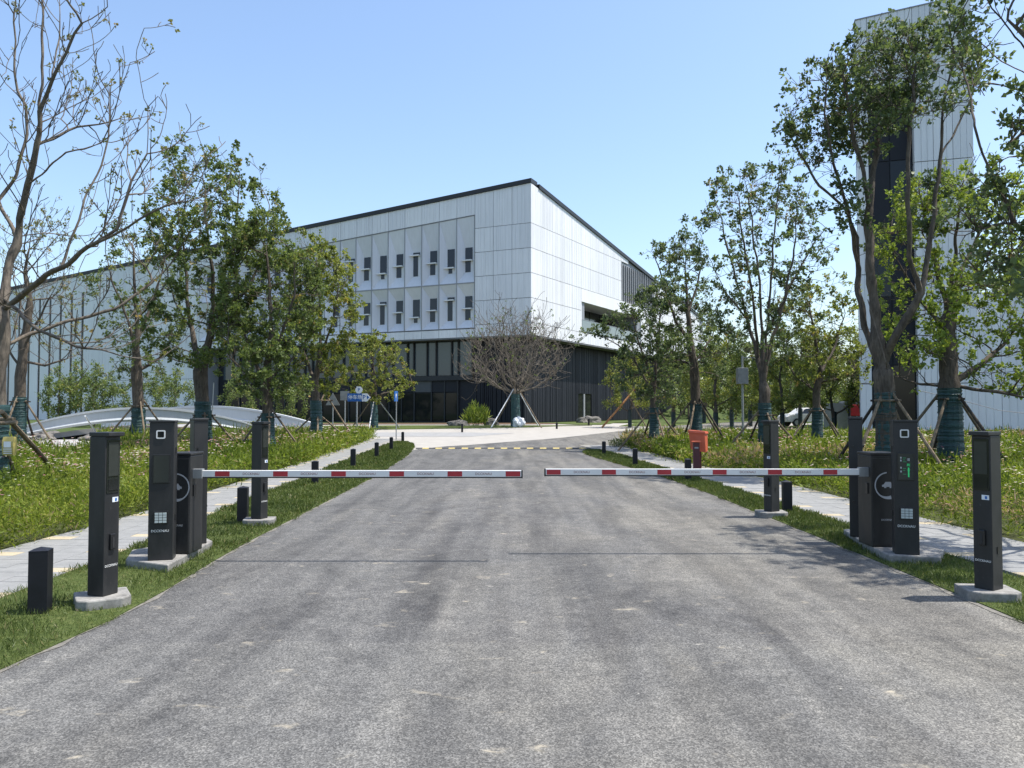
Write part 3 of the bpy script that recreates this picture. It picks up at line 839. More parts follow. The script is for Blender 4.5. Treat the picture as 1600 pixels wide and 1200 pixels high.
# ------------------------------------------------------------------ bridge
bg = thing('footbridge', 'low arched white footbridge over the dry stream behind the flowers', 'bridge', (-18, 48, 0))
def arc_wall(p0, p1, sag, h, thick, z0, z1, rise, n=22, bulge=0.0):
    mb = MB()
    p0, p1 = Vector((*p0, 0)), Vector((*p1, 0)); d = (p1 - p0); nn = Vector((d.y, -d.x, 0)).normalized()
    prof = [(-thick / 2, 0), (-thick / 2 - 0.06, 0.12), (-thick / 2, 0.24), (-thick / 2, h - 0.14), (-thick / 2 - 0.07, h - 0.12), (-thick / 2 - 0.07, h), (thick / 2 + 0.07, h), (thick / 2 + 0.07, h - 0.12), (thick / 2, h - 0.14), (thick / 2, 0)]
    m_ = len(prof)
    for i in range(n + 1):
        t = i / n
        z = z0 + (z1 - z0) * t + rise * math.sin(math.pi * t) ** 1.0
        c = p0 + d * t + nn * bulge * math.sin(math.pi * t)
        hh = 0.55 + 0.45 * math.sin(math.pi * t) ** 0.6
        for (o_, zz) in prof:
            q = c + nn * (-o_) ; mb.v.append((q.x, q.y, z + zz * hh))
    for i in range(n):
        for j in range(m_):
            q = (j + 1) % m_
            mb.f.append((i * m_ + j, (i + 1) * m_ + j, (i + 1) * m_ + q, i * m_ + q))
    mb.f.append(tuple(range(m_ - 1, -1, -1))); mb.f.append(tuple(n * m_ + j for j in range(m_)))
    mb.v = [(x + 18, y - 48, z) for x, y, z in mb.v]
    return mb
A0, A1 = at(30, 676, 42), at(395, 672, 46)
B0, B1 = at(160, 668, 50), at(500, 671, 50)
arc_wall(A0.xy, A1.xy, 0, 0.8, 0.3, 0.22, 0.3, 0.72, bulge=0.5).build('parapet', 'bridge_white', bg)
arc_wall(B0.xy, B1.xy, 0, 0.95, 0.3, 0.3, 0.1, 0.75, bulge=0.4).build('parapet', 'bridge_white', bg)
mb = MB(); n = 20
for i in range(n + 1):
    t = i / n
    a, c = A0.lerp(A1, t), B0.lerp(B1, t)
    z = 0.05 + 0.7 * math.sin(math.pi * t)
    for q in (a, c): mb.v += [(q.x + 18, q.y - 48, z), (q.x + 18, q.y - 48, z - 0.28)]
for i in range(n):
    k = i * 4; q = k + 4
    mb.f += [(k, k + 2, q + 2, q), (k + 1, q + 1, q + 3, k + 3), (k, q, q + 1, k + 1), (k + 2, k + 3, q + 3, q + 2)]
mb.build('deck', 'grey_concrete', bg)
mb = MB(); n = 14
for i in range(n + 1):
    t = 0.12 + 0.76 * i / n
    a, c = A0.lerp(A1, t), B0.lerp(B1, t); d = (c - a) * 0.12
    z = 0.0 + 0.7 * math.sin(math.pi * t)
    for q in (a + d, c - d): mb.v += [(q.x + 18, q.y - 48, z), (q.x + 18, q.y - 48, -0.2)]
for i in range(n):
    k = i * 4; q = k + 4
    mb.f += [(k, k + 1, q + 1, q), (k + 2, q + 2, q + 3, k + 3)]
mb.build('arch_shade', 'clad_dark', bg)  # dark inset walls below the deck, shade under the arch put in as colour

# ------------------------------------------------------------------ gate furniture
LOGO = 'DCCKNAU'
def lpr_post(loc, rz, label, h=1.33, w=0.155, d=0.165, near=True, base=(0.46, 0.40), base_rz=0.0, grp='camera posts beside the gate', sticker=True):
    """local -Y is the screen side"""
    t = thing('camera_post', label, 'camera post', loc, rz, grp)
    bz = 0.09
    b0, b1 = base
    c = 0.07
    poly = [(-b0 / 2 + c, -b1 / 2), (b0 / 2 - c, -b1 / 2), (b0 / 2, -b1 / 2 + c), (b0 / 2, b1 / 2), (-b0 / 2, b1 / 2), (-b0 / 2, -b1 / 2 + c)]
    cs, sn = math.cos(base_rz), math.sin(base_rz)
    poly = [(x * cs - y * sn, x * sn + y * cs) for x, y in poly]
    MB().prism(poly, -0.1, bz).build('concrete_footing', 'footing', t, bevel=0.012)
    H = bz + h
    bx('housing', 'black_metal', t, -w / 2, w / 2, -d / 2, d / 2, bz, H - 0.035, bevel=0.006)
    bx('cap', 'black_metal', t, -w / 2 - 0.006, w / 2 + 0.006, -d / 2 - 0.04, d / 2 + 0.004, H - 0.034, H, bevel=0.006)
    f = -d / 2
    scr = bx('screen', 'screen_dark', t, -w / 2 + 0.014, w / 2 - 0.014, f - 0.006, f + 0.01, H - 0.50, H - 0.06, bevel=0.003)
    bx('display', 'screen_panel', scr, -w / 2 + 0.026, w / 2 - 0.026, f - 0.010, f - 0.0065, H - 0.36, H - 0.085)
    bx('lens_window', 'glass_black', scr, -w / 2 + 0.026, w / 2 - 0.026, f - 0.010, f - 0.0065, H - 0.475, H - 0.385)
    if sticker:
        s = bx('label_sticker', 'sticker', t, 0.0, w / 2 - 0.018, f - 0.003, f + 0.002, H - 0.575, H - 0.535)
        bx('sticker_mark', 'sign_blue', s, w / 4 - 0.012, w / 4 + 0.006, f - 0.0042, f - 0.0032, H - 0.568, H - 0.544)
    lk = bx('lock_cover', 'black_trim', t, -0.026, 0.026, f - 0.022, f + 0.002, bz + 0.37, bz + 0.50, bevel=0.006)
    bx('key_slot', 'rubber_black', lk, -0.012, 0.008, f - 0.0245, f - 0.0215, bz + 0.385, bz + 0.47)
    text('logo', LOGO, 0.026, 'white_print', t, (0.0, f - 0.001, bz + 0.24), (R(90), 0, 0), 0.0006)
    bx('hinge', 'black_trim', t, w / 2 - 0.002, w / 2 + 0.006, -0.01, 0.01, bz + 0.30, bz + 0.36)
    return t
def terminal(loc, rz, label, lit, h=1.40, w=0.235, d=0.19):
    t = thing('payment_terminal', label, 'payment terminal', loc, rz, 'payment terminals at the barriers')
    f = -d / 2
    bx('housing', 'black_metal', t, -w / 2, w / 2, f, d / 2, 0, h - 0.012, bevel=0.006)
    bx('top_plate', 'black_metal', t, -w / 2 - 0.004, w / 2 + 0.004, f - 0.012, d / 2, h - 0.0115, h + 0.006)
    fr = MB()
    pts = []
    cz = h - 0.135
    def rr(s, r, n=5):
        out = []
        for (qx, qz, a0) in ((1, 1, 0), (-1, 1, 90), (-1, -1, 180), (1, -1, 270)):
            for i in range(n + 1):
                an = R(a0 + 90 * i / n)
                out.append((qx * (s - r) + r * math.cos(an), qz * (s - r) + r * math.sin(an)))
        return out
    o1, o2 = rr(0.043, 0.014), rr(0.031, 0.008)
    n = len(o1)
    vs = [(x - 0.01, f - 0.008, cz + z) for x, z in o1] + [(x - 0.01, f - 0.008, cz + z) for x, z in o2] + [(x - 0.01, f + 0.001, cz + z) for x, z in o1] + [(x - 0.01, f + 0.001, cz + z) for x, z in o2]
    fs = []
    for i in range(n):
        q = (i + 1) % n
        fs += [(i, q, n + q, n + i), (i, 2 * n + i, 2 * n + q, q), (n + i, n + q, 3 * n + q, 3 * n + i)]
    cf = MB().add(vs, fs).build('camera_frame', 'white_print', t)
    bx('lens', 'glass_black', cf, -0.039, 0.019, f - 0.004, f + 0.002, cz - 0.029, cz + 0.029)
    bz = bx('screen_bezel', 'black_trim', t, -0.085, 0.085, f - 0.006, f + 0.002, h - 0.63, h - 0.335, bevel=0.004)
    bx('screen', 'screen_panel', bz, -0.072, 0.072, f - 0.010, f - 0.0063, h - 0.618, h - 0.347)
    if lit:
        for i, ch in enumerate('请刷卡'):
            text('lettering', ch, 0.032, 'led_green' if i else 'grey_print', bz, (0.022, f - 0.0115, h - 0.41 - i * 0.055), (R(90), 0, 0), 0.0004)
        bx('light_bar', 'led_green', bz, 0.016, 0.030, f - 0.0125, f - 0.0103, h - 0.59, h - 0.49)
        for i, (xx, zz, w_) in enumerate(((-0.03, 0.39, .03), (-0.03, 0.41, .02), (-0.03, 0.43, .034), (-0.03, 0.50, .028), (-0.03, 0.52, .02), (-0.03, 0.56, .03))):
            bx('text_line', 'led_dim', bz, xx, xx + w_, f - 0.0123, f - 0.0103, h - zz - 0.004, h - zz + 0.003)
        for i, zz in enumerate((0.385, 0.415, 0.49, 0.53)):
            bx('indicator', 'grey_print', bz, -0.056, -0.042, f - 0.0125, f - 0.0103, h - zz - 0.012, h - zz + 0.006)
    kp = bx('keypad', 'black_trim', t, -0.068, 0.072, f - 0.008, f + 0.002, h - 1.035, h - 0.905, bevel=0.004)
    for i in range(4):
        for j in range(3):
            x0 = -0.054 + j * 0.038 ; z0 = h - 1.022 + (3 - i) * 0.0265
            bx('key', 'key_grey', kp, x0, x0 + 0.033, f - 0.013, f - 0.0075, z0, z0 + 0.022)
    text('logo', LOGO, 0.034, 'white_print', t, (-0.005, f - 0.0008, h - 1.105), (R(90), 0, 0), 0.0006)
    for zz in (0.30, 0.98):
        bx('lock', 'black_trim', t, w / 2 - 0.001, w / 2 + 0.008, -0.02, 0.02, h - zz - 0.03, h - zz + 0.03)
        bx('lock', 'black_trim', t, -w / 2 - 0.008, -w / 2 + 0.001, -0.02, 0.02, h - zz - 0.03, h - zz + 0.03)
    return t
def car_icon(parent, mat, x, y, z, s, mir):
    mb = MB()
    pr = [(-0.5, -0.12), (-0.5, 0.05), (-0.36, 0.1), (-0.24, 0.3), (0.2, 0.3), (0.36, 0.08), (0.5, 0.04), (0.5, -0.12)]
    pr = [(a * mir, b_) for a, b_ in pr]
    n = len(pr)
    mb.add([(x + a * s, y, z + b_ * s) for a, b_ in pr] + [(x + a * s, y + 0.001, z + b_ * s) for a, b_ in pr], [tuple(range(n)), tuple(range(2 * n - 1, n - 1, -1))])
    mb.box(x - 0.32 * s, x - 0.14 * s, y - 0.0005, y + 0.001, z - 0.22 * s, z - 0.1 * s)
    mb.box(x + 0.14 * s, x + 0.32 * s, y - 0.0005, y + 0.001, z - 0.22 * s, z - 0.1 * s)
    return mb.build('car_emblem', mat, parent)
def barrier(loc, label, side, tip_x, n_red, mat='black_metal', w=0.24, d=0.36, h=1.06, arm_z=0.905, rz=0.0, tilt=0.0):
    """side +1: road lies to +X; arm runs to world x = tip_x"""
    t = thing('barrier_gate', label, 'barrier', loc, rz, 'barrier gates across the road')
    f = -d / 2
    bx('cabinet', mat, t, -w / 2, w / 2, f, d / 2, 0, h - 0.03, bevel=0.01)
    bx('lid', mat, t, -w / 2 - 0.005, w / 2 + 0.005, f - 0.005, d / 2 + 0.005, h - 0.029, h, bevel=0.008)
    door = bx('door', mat, t, -w / 2 + 0.012, w / 2 - 0.012, f - 0.008, f + 0.001, 0.03, h - 0.06, bevel=0.003)
    # ring logo, thicker at the open end
    mb = MB(); cz = h - 0.36; r = 0.145; n = 22; cx0 = side * -0.0 + (0.03 if side < 0 else -0.03)
    for i in range(n + 1):
        an = R(95 + 190 * i / n) if side < 0 else R(85 - 190 * i / n)
        wd = 0.011 + 0.02 * max(0, (i / n - 0.72)) / 0.28
        for rr_ in (r - wd, r + wd * 0.3):
            mb.v.append((cx0 + rr_ * math.cos(an), f - 0.0105, cz + rr_ * math.sin(an)))
    for i in range(n):
        q = (2 * i, 2 * i + 1, 2 * i + 3, 2 * i + 2)
        mb.f.append(q if side > 0 else q[::-1])
    k = len(mb.v)
    mb.build('ring_emblem', 'grey_print', door)
    car_icon(door, 'grey_print', cx0 + (0.0), f - 0.0105, cz, 0.13, side)
    text('logo', LOGO, 0.028, 'grey_print', door, (cx0 * 0 + (0.02 if side < 0 else -0.02), f - 0.0095, 0.30), (R(90), 0, 0), 0.0006)
    x_s = side * w / 2
    bx('lock_cover', 'black_trim', t, min(x_s, x_s + side * 0.012), max(x_s, x_s + side * 0.012), f + 0.07, f + 0.13, h - 0.46, h - 0.34, bevel=0.003)
    # arm on the road side face, close to the front
    ay = f + 0.09
    armlen = abs(tip_x - loc[0])
    a = thing('arm', None, None); a.parent = t; a.location = (0, ay, arm_z); a.rotation_euler = (0, tilt, 0)
    x0, x1 = side * (w / 2 - 0.06), side * armlen
    beam = MB().box(min(x0, x1), max(x0, x1), -0.024, 0.024, -0.033, 0.036).build('beam', 'arm_white', a, bevel=0.004)
    MB().box(min(x0, x1), max(x0, x1), -0.022, 0.022, -0.045, -0.0335).build('rubber_edge', 'rubber_black', a)
    MB().box(min(x0, side * (w / 2 + 0.10)), max(x0, side * (w / 2 + 0.10)), -0.034, 0.034, -0.050, 0.052).build('clamp', 'galv', a, bevel=0.004)
    MB().box(min(x1, x1 + side * 0.014), max(x1, x1 + side * 0.014), -0.025, 0.025, -0.046, 0.037).build('end_cap', 'rubber_black', a)
    per = 0.617
    for i in range(n_red):
        e1 = x1 - side * (0.012 + i * per); e0 = e1 - side * 0.155
        MB().box(min(e0, e1), max(e0, e1), -0.0256, -0.0243, -0.027, 0.027).build('red_stripe', 'arm_red', a)
        MB().box(min(e0, e1), max(e0, e1), 0.0243, 0.0256, -0.027, 0.027).build('red_stripe', 'arm_red', a)
        tx = e0 - side * 0.235
        if abs(tx) > w / 2 + 0.22:
            text('lettering', LOGO, 0.036, 'arm_print', a, (tx, -0.0246, 0.0), (R(90), 0, 0), 0.0005)
    return t
def tall_post(loc, rz, label, h=1.42, w=0.155, d=0.165):
    t = thing('gate_post', label, 'gate post', loc, rz, 'tall posts behind the barrier cabinets')
    bx('housing', 'black_metal', t, -w / 2, w / 2, -d / 2, d / 2, 0, h - 0.03, bevel=0.006)
    bx('cap', 'black_metal', t, -w / 2 - 0.004, w / 2 + 0.004, -d / 2 - 0.01, d / 2 + 0.004, h - 0.029, h, bevel=0.005)
    for z in (0.42, 1.08):
        k = MB().tube([(w / 2 - 0.002, -0.02, z), (w / 2 + 0.016, -0.02, z)], 0.016, 8).build('lock', 'black_trim', t)
        k = MB().tube([(-0.03, -d / 2 + 0.002, z), (-0.03, -d / 2 - 0.014, z)], 0.014, 8).build('lock', 'black_trim', t)
    bx('rear_screen', 'screen_dark', t, -w / 2 + 0.014, w / 2 - 0.014, d / 2 - 0.004, d / 2 + 0.006, h - 0.5, h - 0.06)
    return t
def footing(px, h, label):
    pts = [ground(*p) for p in px]
    o = MB().prism([(p.x, p.y) for p in pts], -0.1, h).build('footing_slab', 'footing', bevel=0.012)
    c = sum(pts, Vector()) / len(pts)
    o.data.transform(Matrix.Translation((-c.x, -c.y, 0))); o.location = (c.x, c.y, 0)
    return tag(o, label, 'footing', 'concrete footings under the barrier gates')
FH = 0.09
# left gate
p = ground(155, 948); lpr_post((p.x, p.y + 0.05, 0), R(72), 'black camera post with white sticker on its own footing beside the nearest bollard, bridge side', base=(0.40, 0.42), base_rz=R(-40))
p = ground(405, 820); lpr_post((p.x, p.y, 0), R(70), 'dark camera post standing behind the left barrier arm, beside a short bollard', h=1.35, base=(0.42, 0.36), base_rz=R(-60))
footing([(196, 888), (262, 897), (332, 857), (322, 852), (206, 872)][:5], FH, 'pale concrete slab carrying the left terminal, barrier cabinet and tall post')
p = ground(246, 876, FH); terminal((p.x + 0.0, p.y + 0.10, FH), R(14), 'black payment terminal with dark blank screen and lit keypad beside the left barrier', False)
pL = ground(278, 866, FH); barrier((pL.x, pL.y + 0.17, FH), 'left barrier gate with black cabinet and red striped white arm', +1, 0.10, 6, d=0.34, arm_z=0.835)
p = ground(303, 851, FH); tall_post((p.x, p.y + 0.10, FH), R(38), 'tall plain black post behind the left barrier cabinet')
# right gate
p = ground(1551, 938); lpr_post((p.x, p.y + 0.05, 0), R(-58), 'black camera post nearest the camera on the tower side, casting a shadow on the road', base=(0.42, 0.36), base_rz=R(50))
p = ground(1206, 808); lpr_post((p.x, p.y + 0.0, 0), R(-62), 'slim dark camera post standing behind the right barrier arm beside a bollard', h=1.36, base=(0.42, 0.36), base_rz=R(60))
footing([(1318, 838), (1350, 861), (1390, 881), (1470, 884), (1476, 870), (1400, 848), (1345, 836)], FH, 'concrete slab carrying the right terminal, barrier cabinet and tall post')
p = ground(1423, 867, FH); terminal((p.x, p.y + 0.10, FH), R(-18), 'black payment terminal with green lit screen beside the right barrier', True)
pR = ground(1384, 855, FH); barrier((pR.x, pR.y + 0.17, FH), 'right barrier gate with ring and car emblem on cabinet and red striped white arm', -1, 0.375, 6, mat='black_metal_warm', w=0.30, d=0.34, h=1.04, arm_z=0.82, rz=0, tilt=0.0)
p = ground(1346, 840, FH); tall_post((p.x, p.y + 0.12, FH), R(-24), 'tall plain black post behind the right barrier cabinet', h=1.43)

# bollards -----------------------------------------------------------
BG = 'black square bollards along the verges'
w = 0.068
bm_ = MB().box(-w, w, -w, w, -0.05, 0.50)
bm_.add([(-w - .002, -w - .002, 0.50), (w + .002, -w - .002, 0.50), (w + .002, w + .002, 0.50), (-w - .002, w + .002, 0.50), (0, 0, 0.525)], [(0, 1, 4), (1, 2, 4), (2, 3, 4), (3, 0, 4), (3, 2, 1, 0)])
bol_me = bm_.mesh('bollard', 'bollard_black')
def bollard(u, v, label, rz=0.0, s=1.0):
    o = link('bollard', bol_me); g = ground(u, v)
    o.location = (g.x, g.y + 0.06, g.z); o.rotation_euler = (0, 0, rz); o.scale = (1, 1, s)
    return tag(o, label, 'bollard', BG)
bollard(55, 962, 'black bollard nearest the camera, beside the camera post on its footing', R(14))
bollard(377, 818, 'black bollard just behind the left barrier, beside a dark camera post', R(8))
bollard(491, 758, 'bollard half hidden by the left barrier arm on the grass verge', R(6))
bollard(551, 730, 'third bollard beyond the left barrier arm, middle of the grass verge', R(4))
bollard(588, 715, 'bollard on the left verge between the middle one and the blue sign pole', R(4))
bollard(611, 703, 'bollard just before the thin blue sign pole on the left verge', R(3))
bollard(629, 691, 'last bollard at the far tip of the left grass verge', R(3))
bollard(1232, 803, 'black bollard beside the slim camera post behind the right barrier arm', R(-8), 0.98)
bollard(1076, 753, 'bollard half hidden by the right barrier arm in front of the red box', R(-6))
bollard(993, 729, 'bollard by the dark shrub end of the right footpath', R(-4))
bollard(944, 711, 'bollard at the rounded far tip of the right grass verge', R(-4), 0.95)
bollard(978, 688, 'bollard standing at the corner of the dark low shrubs across the path', R(-4), 0.9)
bollard(582, 675, 'bollard at the foot of the small tree near the planted strip', R(5), 1.0)
bollard(722, 675, 'bollard in front of the flat grey rock near the entrance', R(5), 1.1)
bollard(870, 668, 'bollard on the plaza right of the bare round tree', R(5), 0.9)
bollard(920, 664, 'bollard on the far lawn near the dark corner doorway', R(5), 1.0)

# red box and maroon post -------------------------------------------
g = ground(1083, 737)
t = thing('red_cabinet', 'orange red metal box on a leaning stand at the flowerbed edge', 'cabinet', (g.x + 0.35, g.y + 0.8, 0), R(-18))
MB().add([(-.2, -.24, .55), (.2, -.24, .46), (.22, .24, .50), (-.2, .24, .57), (-.25, -.26, 1.02), (.17, -.26, .99), (.21, .24, .98), (-.22, .24, 1.02)], [(3, 2, 1, 0), (4, 5, 6, 7), (0, 1, 5, 4), (1, 2, 6, 5), (2, 3, 7, 6), (3, 0, 4, 7)]).build('body', 'box_red', t, bevel=0.015)
MB().add([(-.27, -.29, 1.00), (.20, -.29, .97), (.24, .27, .96), (-.24, .27, 1.0), (-.26, -.28, 1.07), (.18, -.28, 1.04), (.22, .26, 1.02), (-.23, .26, 1.06)], [(3, 2, 1, 0), (4, 5, 6, 7), (0, 1, 5, 4), (1, 2, 6, 5), (2, 3, 7, 6), (3, 0, 4, 7)]).build('lid', 'box_red', t, bevel=0.01)
bx('stand', 'post_maroon', t, -0.06, 0.06, -0.06, 0.06, -0.05, 0.58)
MB().add([(-0.06, -0.27, 0.60), (0.06, -0.27, 0.57), (0.06, -0.262, 0.9), (-0.08, -0.262, 0.92), (-0.06, -0.245, 0.60), (0.06, -0.245, 0.57), (0.06, -0.24, 0.9), (-0.08, -0.24, 0.92)], [(0, 1, 2, 3), (0, 4, 5, 1), (1, 5, 6, 2), (2, 6, 7, 3), (3, 7, 4, 0)]).build('door', 'box_red', t)
t = thing('maroon_post', 'short maroon square post with flat cap in front of the red box', 'post', (g.x + 0.11, g.y + 0.1, 0), R(-10))
bx('shaft', 'post_maroon', t, -0.085, 0.085, -0.085, 0.085, -0.05, 0.76, bevel=0.006)
bx('cap', 'box_red', t, -0.115, 0.115, -0.115, 0.115, 0.76, 0.79, bevel=0.006)
bx('plate', 'galv', t, -0.05, 0.05, -0.088, -0.084, 0.60, 0.64)

# signs --------------------------------------------------------------
def pole_sign(u, v_base, v_top, Y, name, label, cat='sign'):
    b0 = at(u, v_base, Y); top = at(u, v_top, Y).z
    t = thing(name, label, cat, (b0.x, Y, gz(Y)))
    return t, top - gz(Y)
def pole(t, h, r=0.035, x=0): MB().tube([(x, 0, -0.1), (x, 0, h)], r, 8).build('pole', 'galv', t)
ppm = F / 44.0
t, h = pole_sign(558, 668, 604, 44, 'direction_sign', 'blue and white arrow sign reading parking in front of the small tree')
pole(t, h + 0.02, 0.04, -0.02)
W = 36 / ppm; HH = 12.5 / ppm; zc = at(558, 621, 44).z - gz(44)
x0 = (543 - 558) / ppm
pl = bx('sign_board', 'sign_blue', t, x0, x0 + W * 0.62, -0.08, -0.045, zc - HH / 2, zc + HH / 2)
n_ = [(x0 + W * 0.63, zc - HH / 2), (x0 + W * 0.85, zc - HH / 2), (x0 + W, zc), (x0 + W * 0.85, zc + HH / 2), (x0 + W * 0.63, zc + HH / 2)]
ar = MB().add([(x, -0.08, z) for x, z in n_] + [(x, -0.045, z) for x, z in n_], [(0, 1, 2, 3, 4), (9, 8, 7, 6, 5)] + [(i, 5 + i, 5 + (i + 1) % 5, (i + 1) % 5) for i in range(5)]).build('arrow_board', 'sign_white', t)
text('lettering', '停车场', 0.26, 'sign_white', pl, (x0 + W * 0.33, -0.084, zc), (R(90), 0, 0), 0.002)
text('lettering', 'P', 0.34, 'sign_blue', ar, (x0 + W * 0.72, -0.084, zc), (R(90), 0, 0), 0.002)
ax = x0 + W * 0.84
MB().add([(ax, -0.084, zc - 0.12), (ax + 0.14, -0.084, zc), (ax, -0.084, zc + 0.12)], [(0, 1, 2)]).build('arrow_mark', 'sign_blue', ar)
rd = MB().tube([(0.1, -0.05, zc + 0.42), (0.1, -0.08, zc + 0.42)], 0.2, 18).build('round_board', 'sign_white', t)
text('lettering', 'P', 0.26, 'sign_blue', rd, (0.1, -0.083, zc + 0.42), (R(90), 0, 0), 0.002)
t, h = pole_sign(619, 687, 614, 42, 'parking_sign', 'narrow blue sign turned edge on atop a thin grey pole on the footpath')
pole(t, h, 0.03)
t2 = bx('sign_board', 'sign_blue', t, -0.02, 0.02, -0.30, 0.16, h - 0.45, h + 0.1)
text('lettering', 'P', 0.3, 'sign_white', t2, (0.022, -0.07, h - 0.17), (R(90), 0, R(90)), 0.002)
t2.rotation_euler = (0, 0, R(-14))
t, h = pole_sign(520, 666, 622, 46, 'warning_sign', 'grey back of a triangular sign on a pole among the left trees')
pole(t, h, 0.035)
tri = [(-0.42, h - 0.42), (0.42, h - 0.42), (0.0, h + 0.32)]
MB().add([(x, -0.07, z) for x, z in tri] + [(x, -0.04, z) for x, z in tri], [(0, 1, 2), (5, 4, 3), (0, 3, 4, 1), (1, 4, 5, 2), (2, 5, 3, 0)]).build('sign_board', 'sign_back', t)
t, h = pole_sign(539, 664, 611, 47, 'square_sign', 'grey back of a square sign beside the blue arrow sign')
pole(t, h, 0.035)
bx('sign_board', 'sign_back', t, -0.28, 0.26, -0.07, -0.04, h - 0.56, h)
# camera pole right
t, h = pole_sign(1161, 690, 556, 33, 'camera_pole', 'slim pale pole with a grey equipment box among the right trees', 'pole')
pole(t, h, 0.05)
eb = bx('equipment_box', 'cabin_grey', t, -0.24, 0.2, -0.18, 0.12, at(1161, 600, 33).z, at(1161, 575, 33).z, bevel=0.01)
bx('bracket', 'galv', t, -0.02, 0.55, -0.02, 0.02, h - 0.1, h - 0.05)
cmr = MB().tube([(0.5, -0.1, h - 0.16), (0.5, 0.16, h - 0.16)], 0.05, 10).build('security_camera', 'sign_white', t)
# cabin with red sign, and a parked car behind trees
cb = at(1320, 667, 56)
t = thing('guard_cabin', 'small grey cabin with red sign behind the trees by the tower', 'cabin', (cb.x, 56, gz(56)))
bx('wall', 'cabin_grey', t, -1.15, 0.0, -0.6, 0.9, 0, 1.9)
bx('roof', 'cabin_grey', t, 0.0, 1.05, -0.85, 0.9, 1.82, 2.05)
bx('window', 'glass_black', t, 0.02, 1.0, -0.3, 0.85, 0.05, 1.8)
for x in (0.05, 0.5, 0.93): bx('post', 'galv', t, x, x + 0.06, -0.8, -0.74, 0, 1.82)
s_ = bx('sign_board', 'sign_red', t, 0.06, 0.98, -0.9, -0.85, 1.0, 1.78, bevel=0.02)
cc = at(1262, 668, 62)
t = thing('parked_car', 'white parked car partly hidden behind tree trunks left of the grey cabin', 'car', (cc.x, 62, gz(62)), R(8))
prof = [(-2.1, .35), (-2.15, .75), (-1.9, .92), (-1.2, 1.0), (-0.6, 1.45), (0.8, 1.48), (1.5, 1.02), (2.1, .9), (2.2, .6), (2.15, .32)]
n = len(prof)
MB().add([(x, -0.85 + (0.12 if z > 1.1 else 0), z) for x, z in prof] + [(x, 0.85 - (0.12 if z > 1.1 else 0), z) for x, z in prof], [tuple(range(n - 1, -1, -1)), tuple(range(n, 2 * n))] + [(i, (i + 1) % n, n + (i + 1) % n, n + i) for i in range(n)]).build('body', 'car_white', t, bevel=0.05)
MB().add([(-1.0, -0.865, 1.02), (1.25, -0.865, 1.02), (0.72, -0.765, 1.40), (-0.55, -0.765, 1.40)], [(0, 1, 2, 3)]).build('side_window', 'glass_black', t)
for x in (-1.35, 1.35):
    wh = MB().tube([(x, -0.88, .32), (x, -0.68, .32)], 0.32, 18).build('wheel', 'tyre', t)
    MB().tube([(x, -0.89, .32), (x, -0.87, .32)], 0.2, 12).build('rim', 'galv', wh)
    wh = MB().tube([(x, 0.68, .32), (x, 0.88, .32)], 0.32, 18).build('wheel', 'tyre', t)
for y in (-0.6, 0.45): bx('headlight', 'sign_white', t, -2.2, -2.12, y, y + 0.2, 0.66, 0.8)

# ------------------------------------------------------------------ rocks, bag, rods
def rock(u, v, Y, sx, sy, sz, seed, label):
    bm = bmesh.new(); bmesh.ops.create_icosphere(bm, subdivisions=3, radius=1)
    for q in bm.verts:
        k = 1 + 0.45 * noise.noise(q.co * 1.3 + Vector((seed * 3.1, 0, 0))) + 0.14 * noise.noise(q.co * 4 + Vector((0, seed, 0)))
        q.co = Vector((q.co.x * sx, q.co.y * sy, max(q.co.z, -0.5) * sz)) * k
    me = bpy.data.meshes.new('boulder'); bm.to_mesh(me); bm.free(); me.materials.append(MATS['rock'])
    o = link('boulder', me); g = at(u, v, Y); o.location = (g.x, Y, gz(Y) + sz * 0.3)
    return tag(o, label, 'rock', 'landscape boulders')
rock(716, 668, 63, 0.9, 0.6, 0.36, 1, 'flat grey boulder near the entrance, behind a bollard')
rock(768, 669, 64, 0.6, 0.5, 0.45, 2, 'dark rounded boulder left of the bare round tree')
rock(925, 660, 72, 0.9, 0.6, 0.5, 3, 'brown boulder on the lawn near the corner doorway')
rock(910, 661, 71, 0.5, 0.4, 0.4, 4, 'pale small boulder beside the brown one near the corner doorway')
for i, (u, v) in enumerate(((58, 681), (84, 683), (102, 686), (122, 684), (140, 689), (70, 688))):
    g = ground(u, v)
    rock(u, v, g.y, 0.5, 0.4, 0.25, 10 + i, ['grey stone at the bridge end of the stream bank', 'broad pale stone on the stream bank', 'low stone in the middle of the stream bank', 'stone under the dark bridge arch edge', 'stone nearest the camera post on the stream bank', 'front stone of the stream bank near the wrapped trunk'][i])
bm = bmesh.new(); bmesh.ops.create_icosphere(bm, subdivisions=3, radius=1)
for q in bm.verts:
    k = 1 + 0.35 * noise.noise(q.co * 1.8); q.co = Vector((q.co.x * 0.5, q.co.y * 0.4, max(q.co.z, -0.6) * 0.4 * (1.2 - 0.5 * q.co.x))) * k
me = bpy.data.meshes.new('sack'); bm.to_mesh(me); bm.free(); me.materials.append(MATS['bag_white'])
o = link('sack', me); g = at(812, 669, 60.5); o.location = (g.x, 60.5, gz(60.5) + 0.3); tag(o, 'crumpled white sack at the foot of the bare round tree', 'sack')
def rod(pa, pb, r, label, bands, name='survey_rod'):
    t = thing(name, label, 'rod', pa)
    d = pb - pa
    MB().tube([(0, 0, 0), tuple(d)], r, 6).build('shaft', 'sign_white', t)
    for b0, b1 in bands: MB().tube([tuple(d * b0), tuple(d * b1)], r * 1.08, 6).build('red_band', 'sign_red', t)
rod(ground(163, 697), at(133, 650, 31), 0.03, 'leaning white rod with red foot in front of the bridge', [(0.0, 0.35)])
rod(ground(328, 712), at(334, 598, 27), 0.018, 'thin upright red and white rod beside the forked tree', [(0.05, 0.2), (0.35, 0.45)])

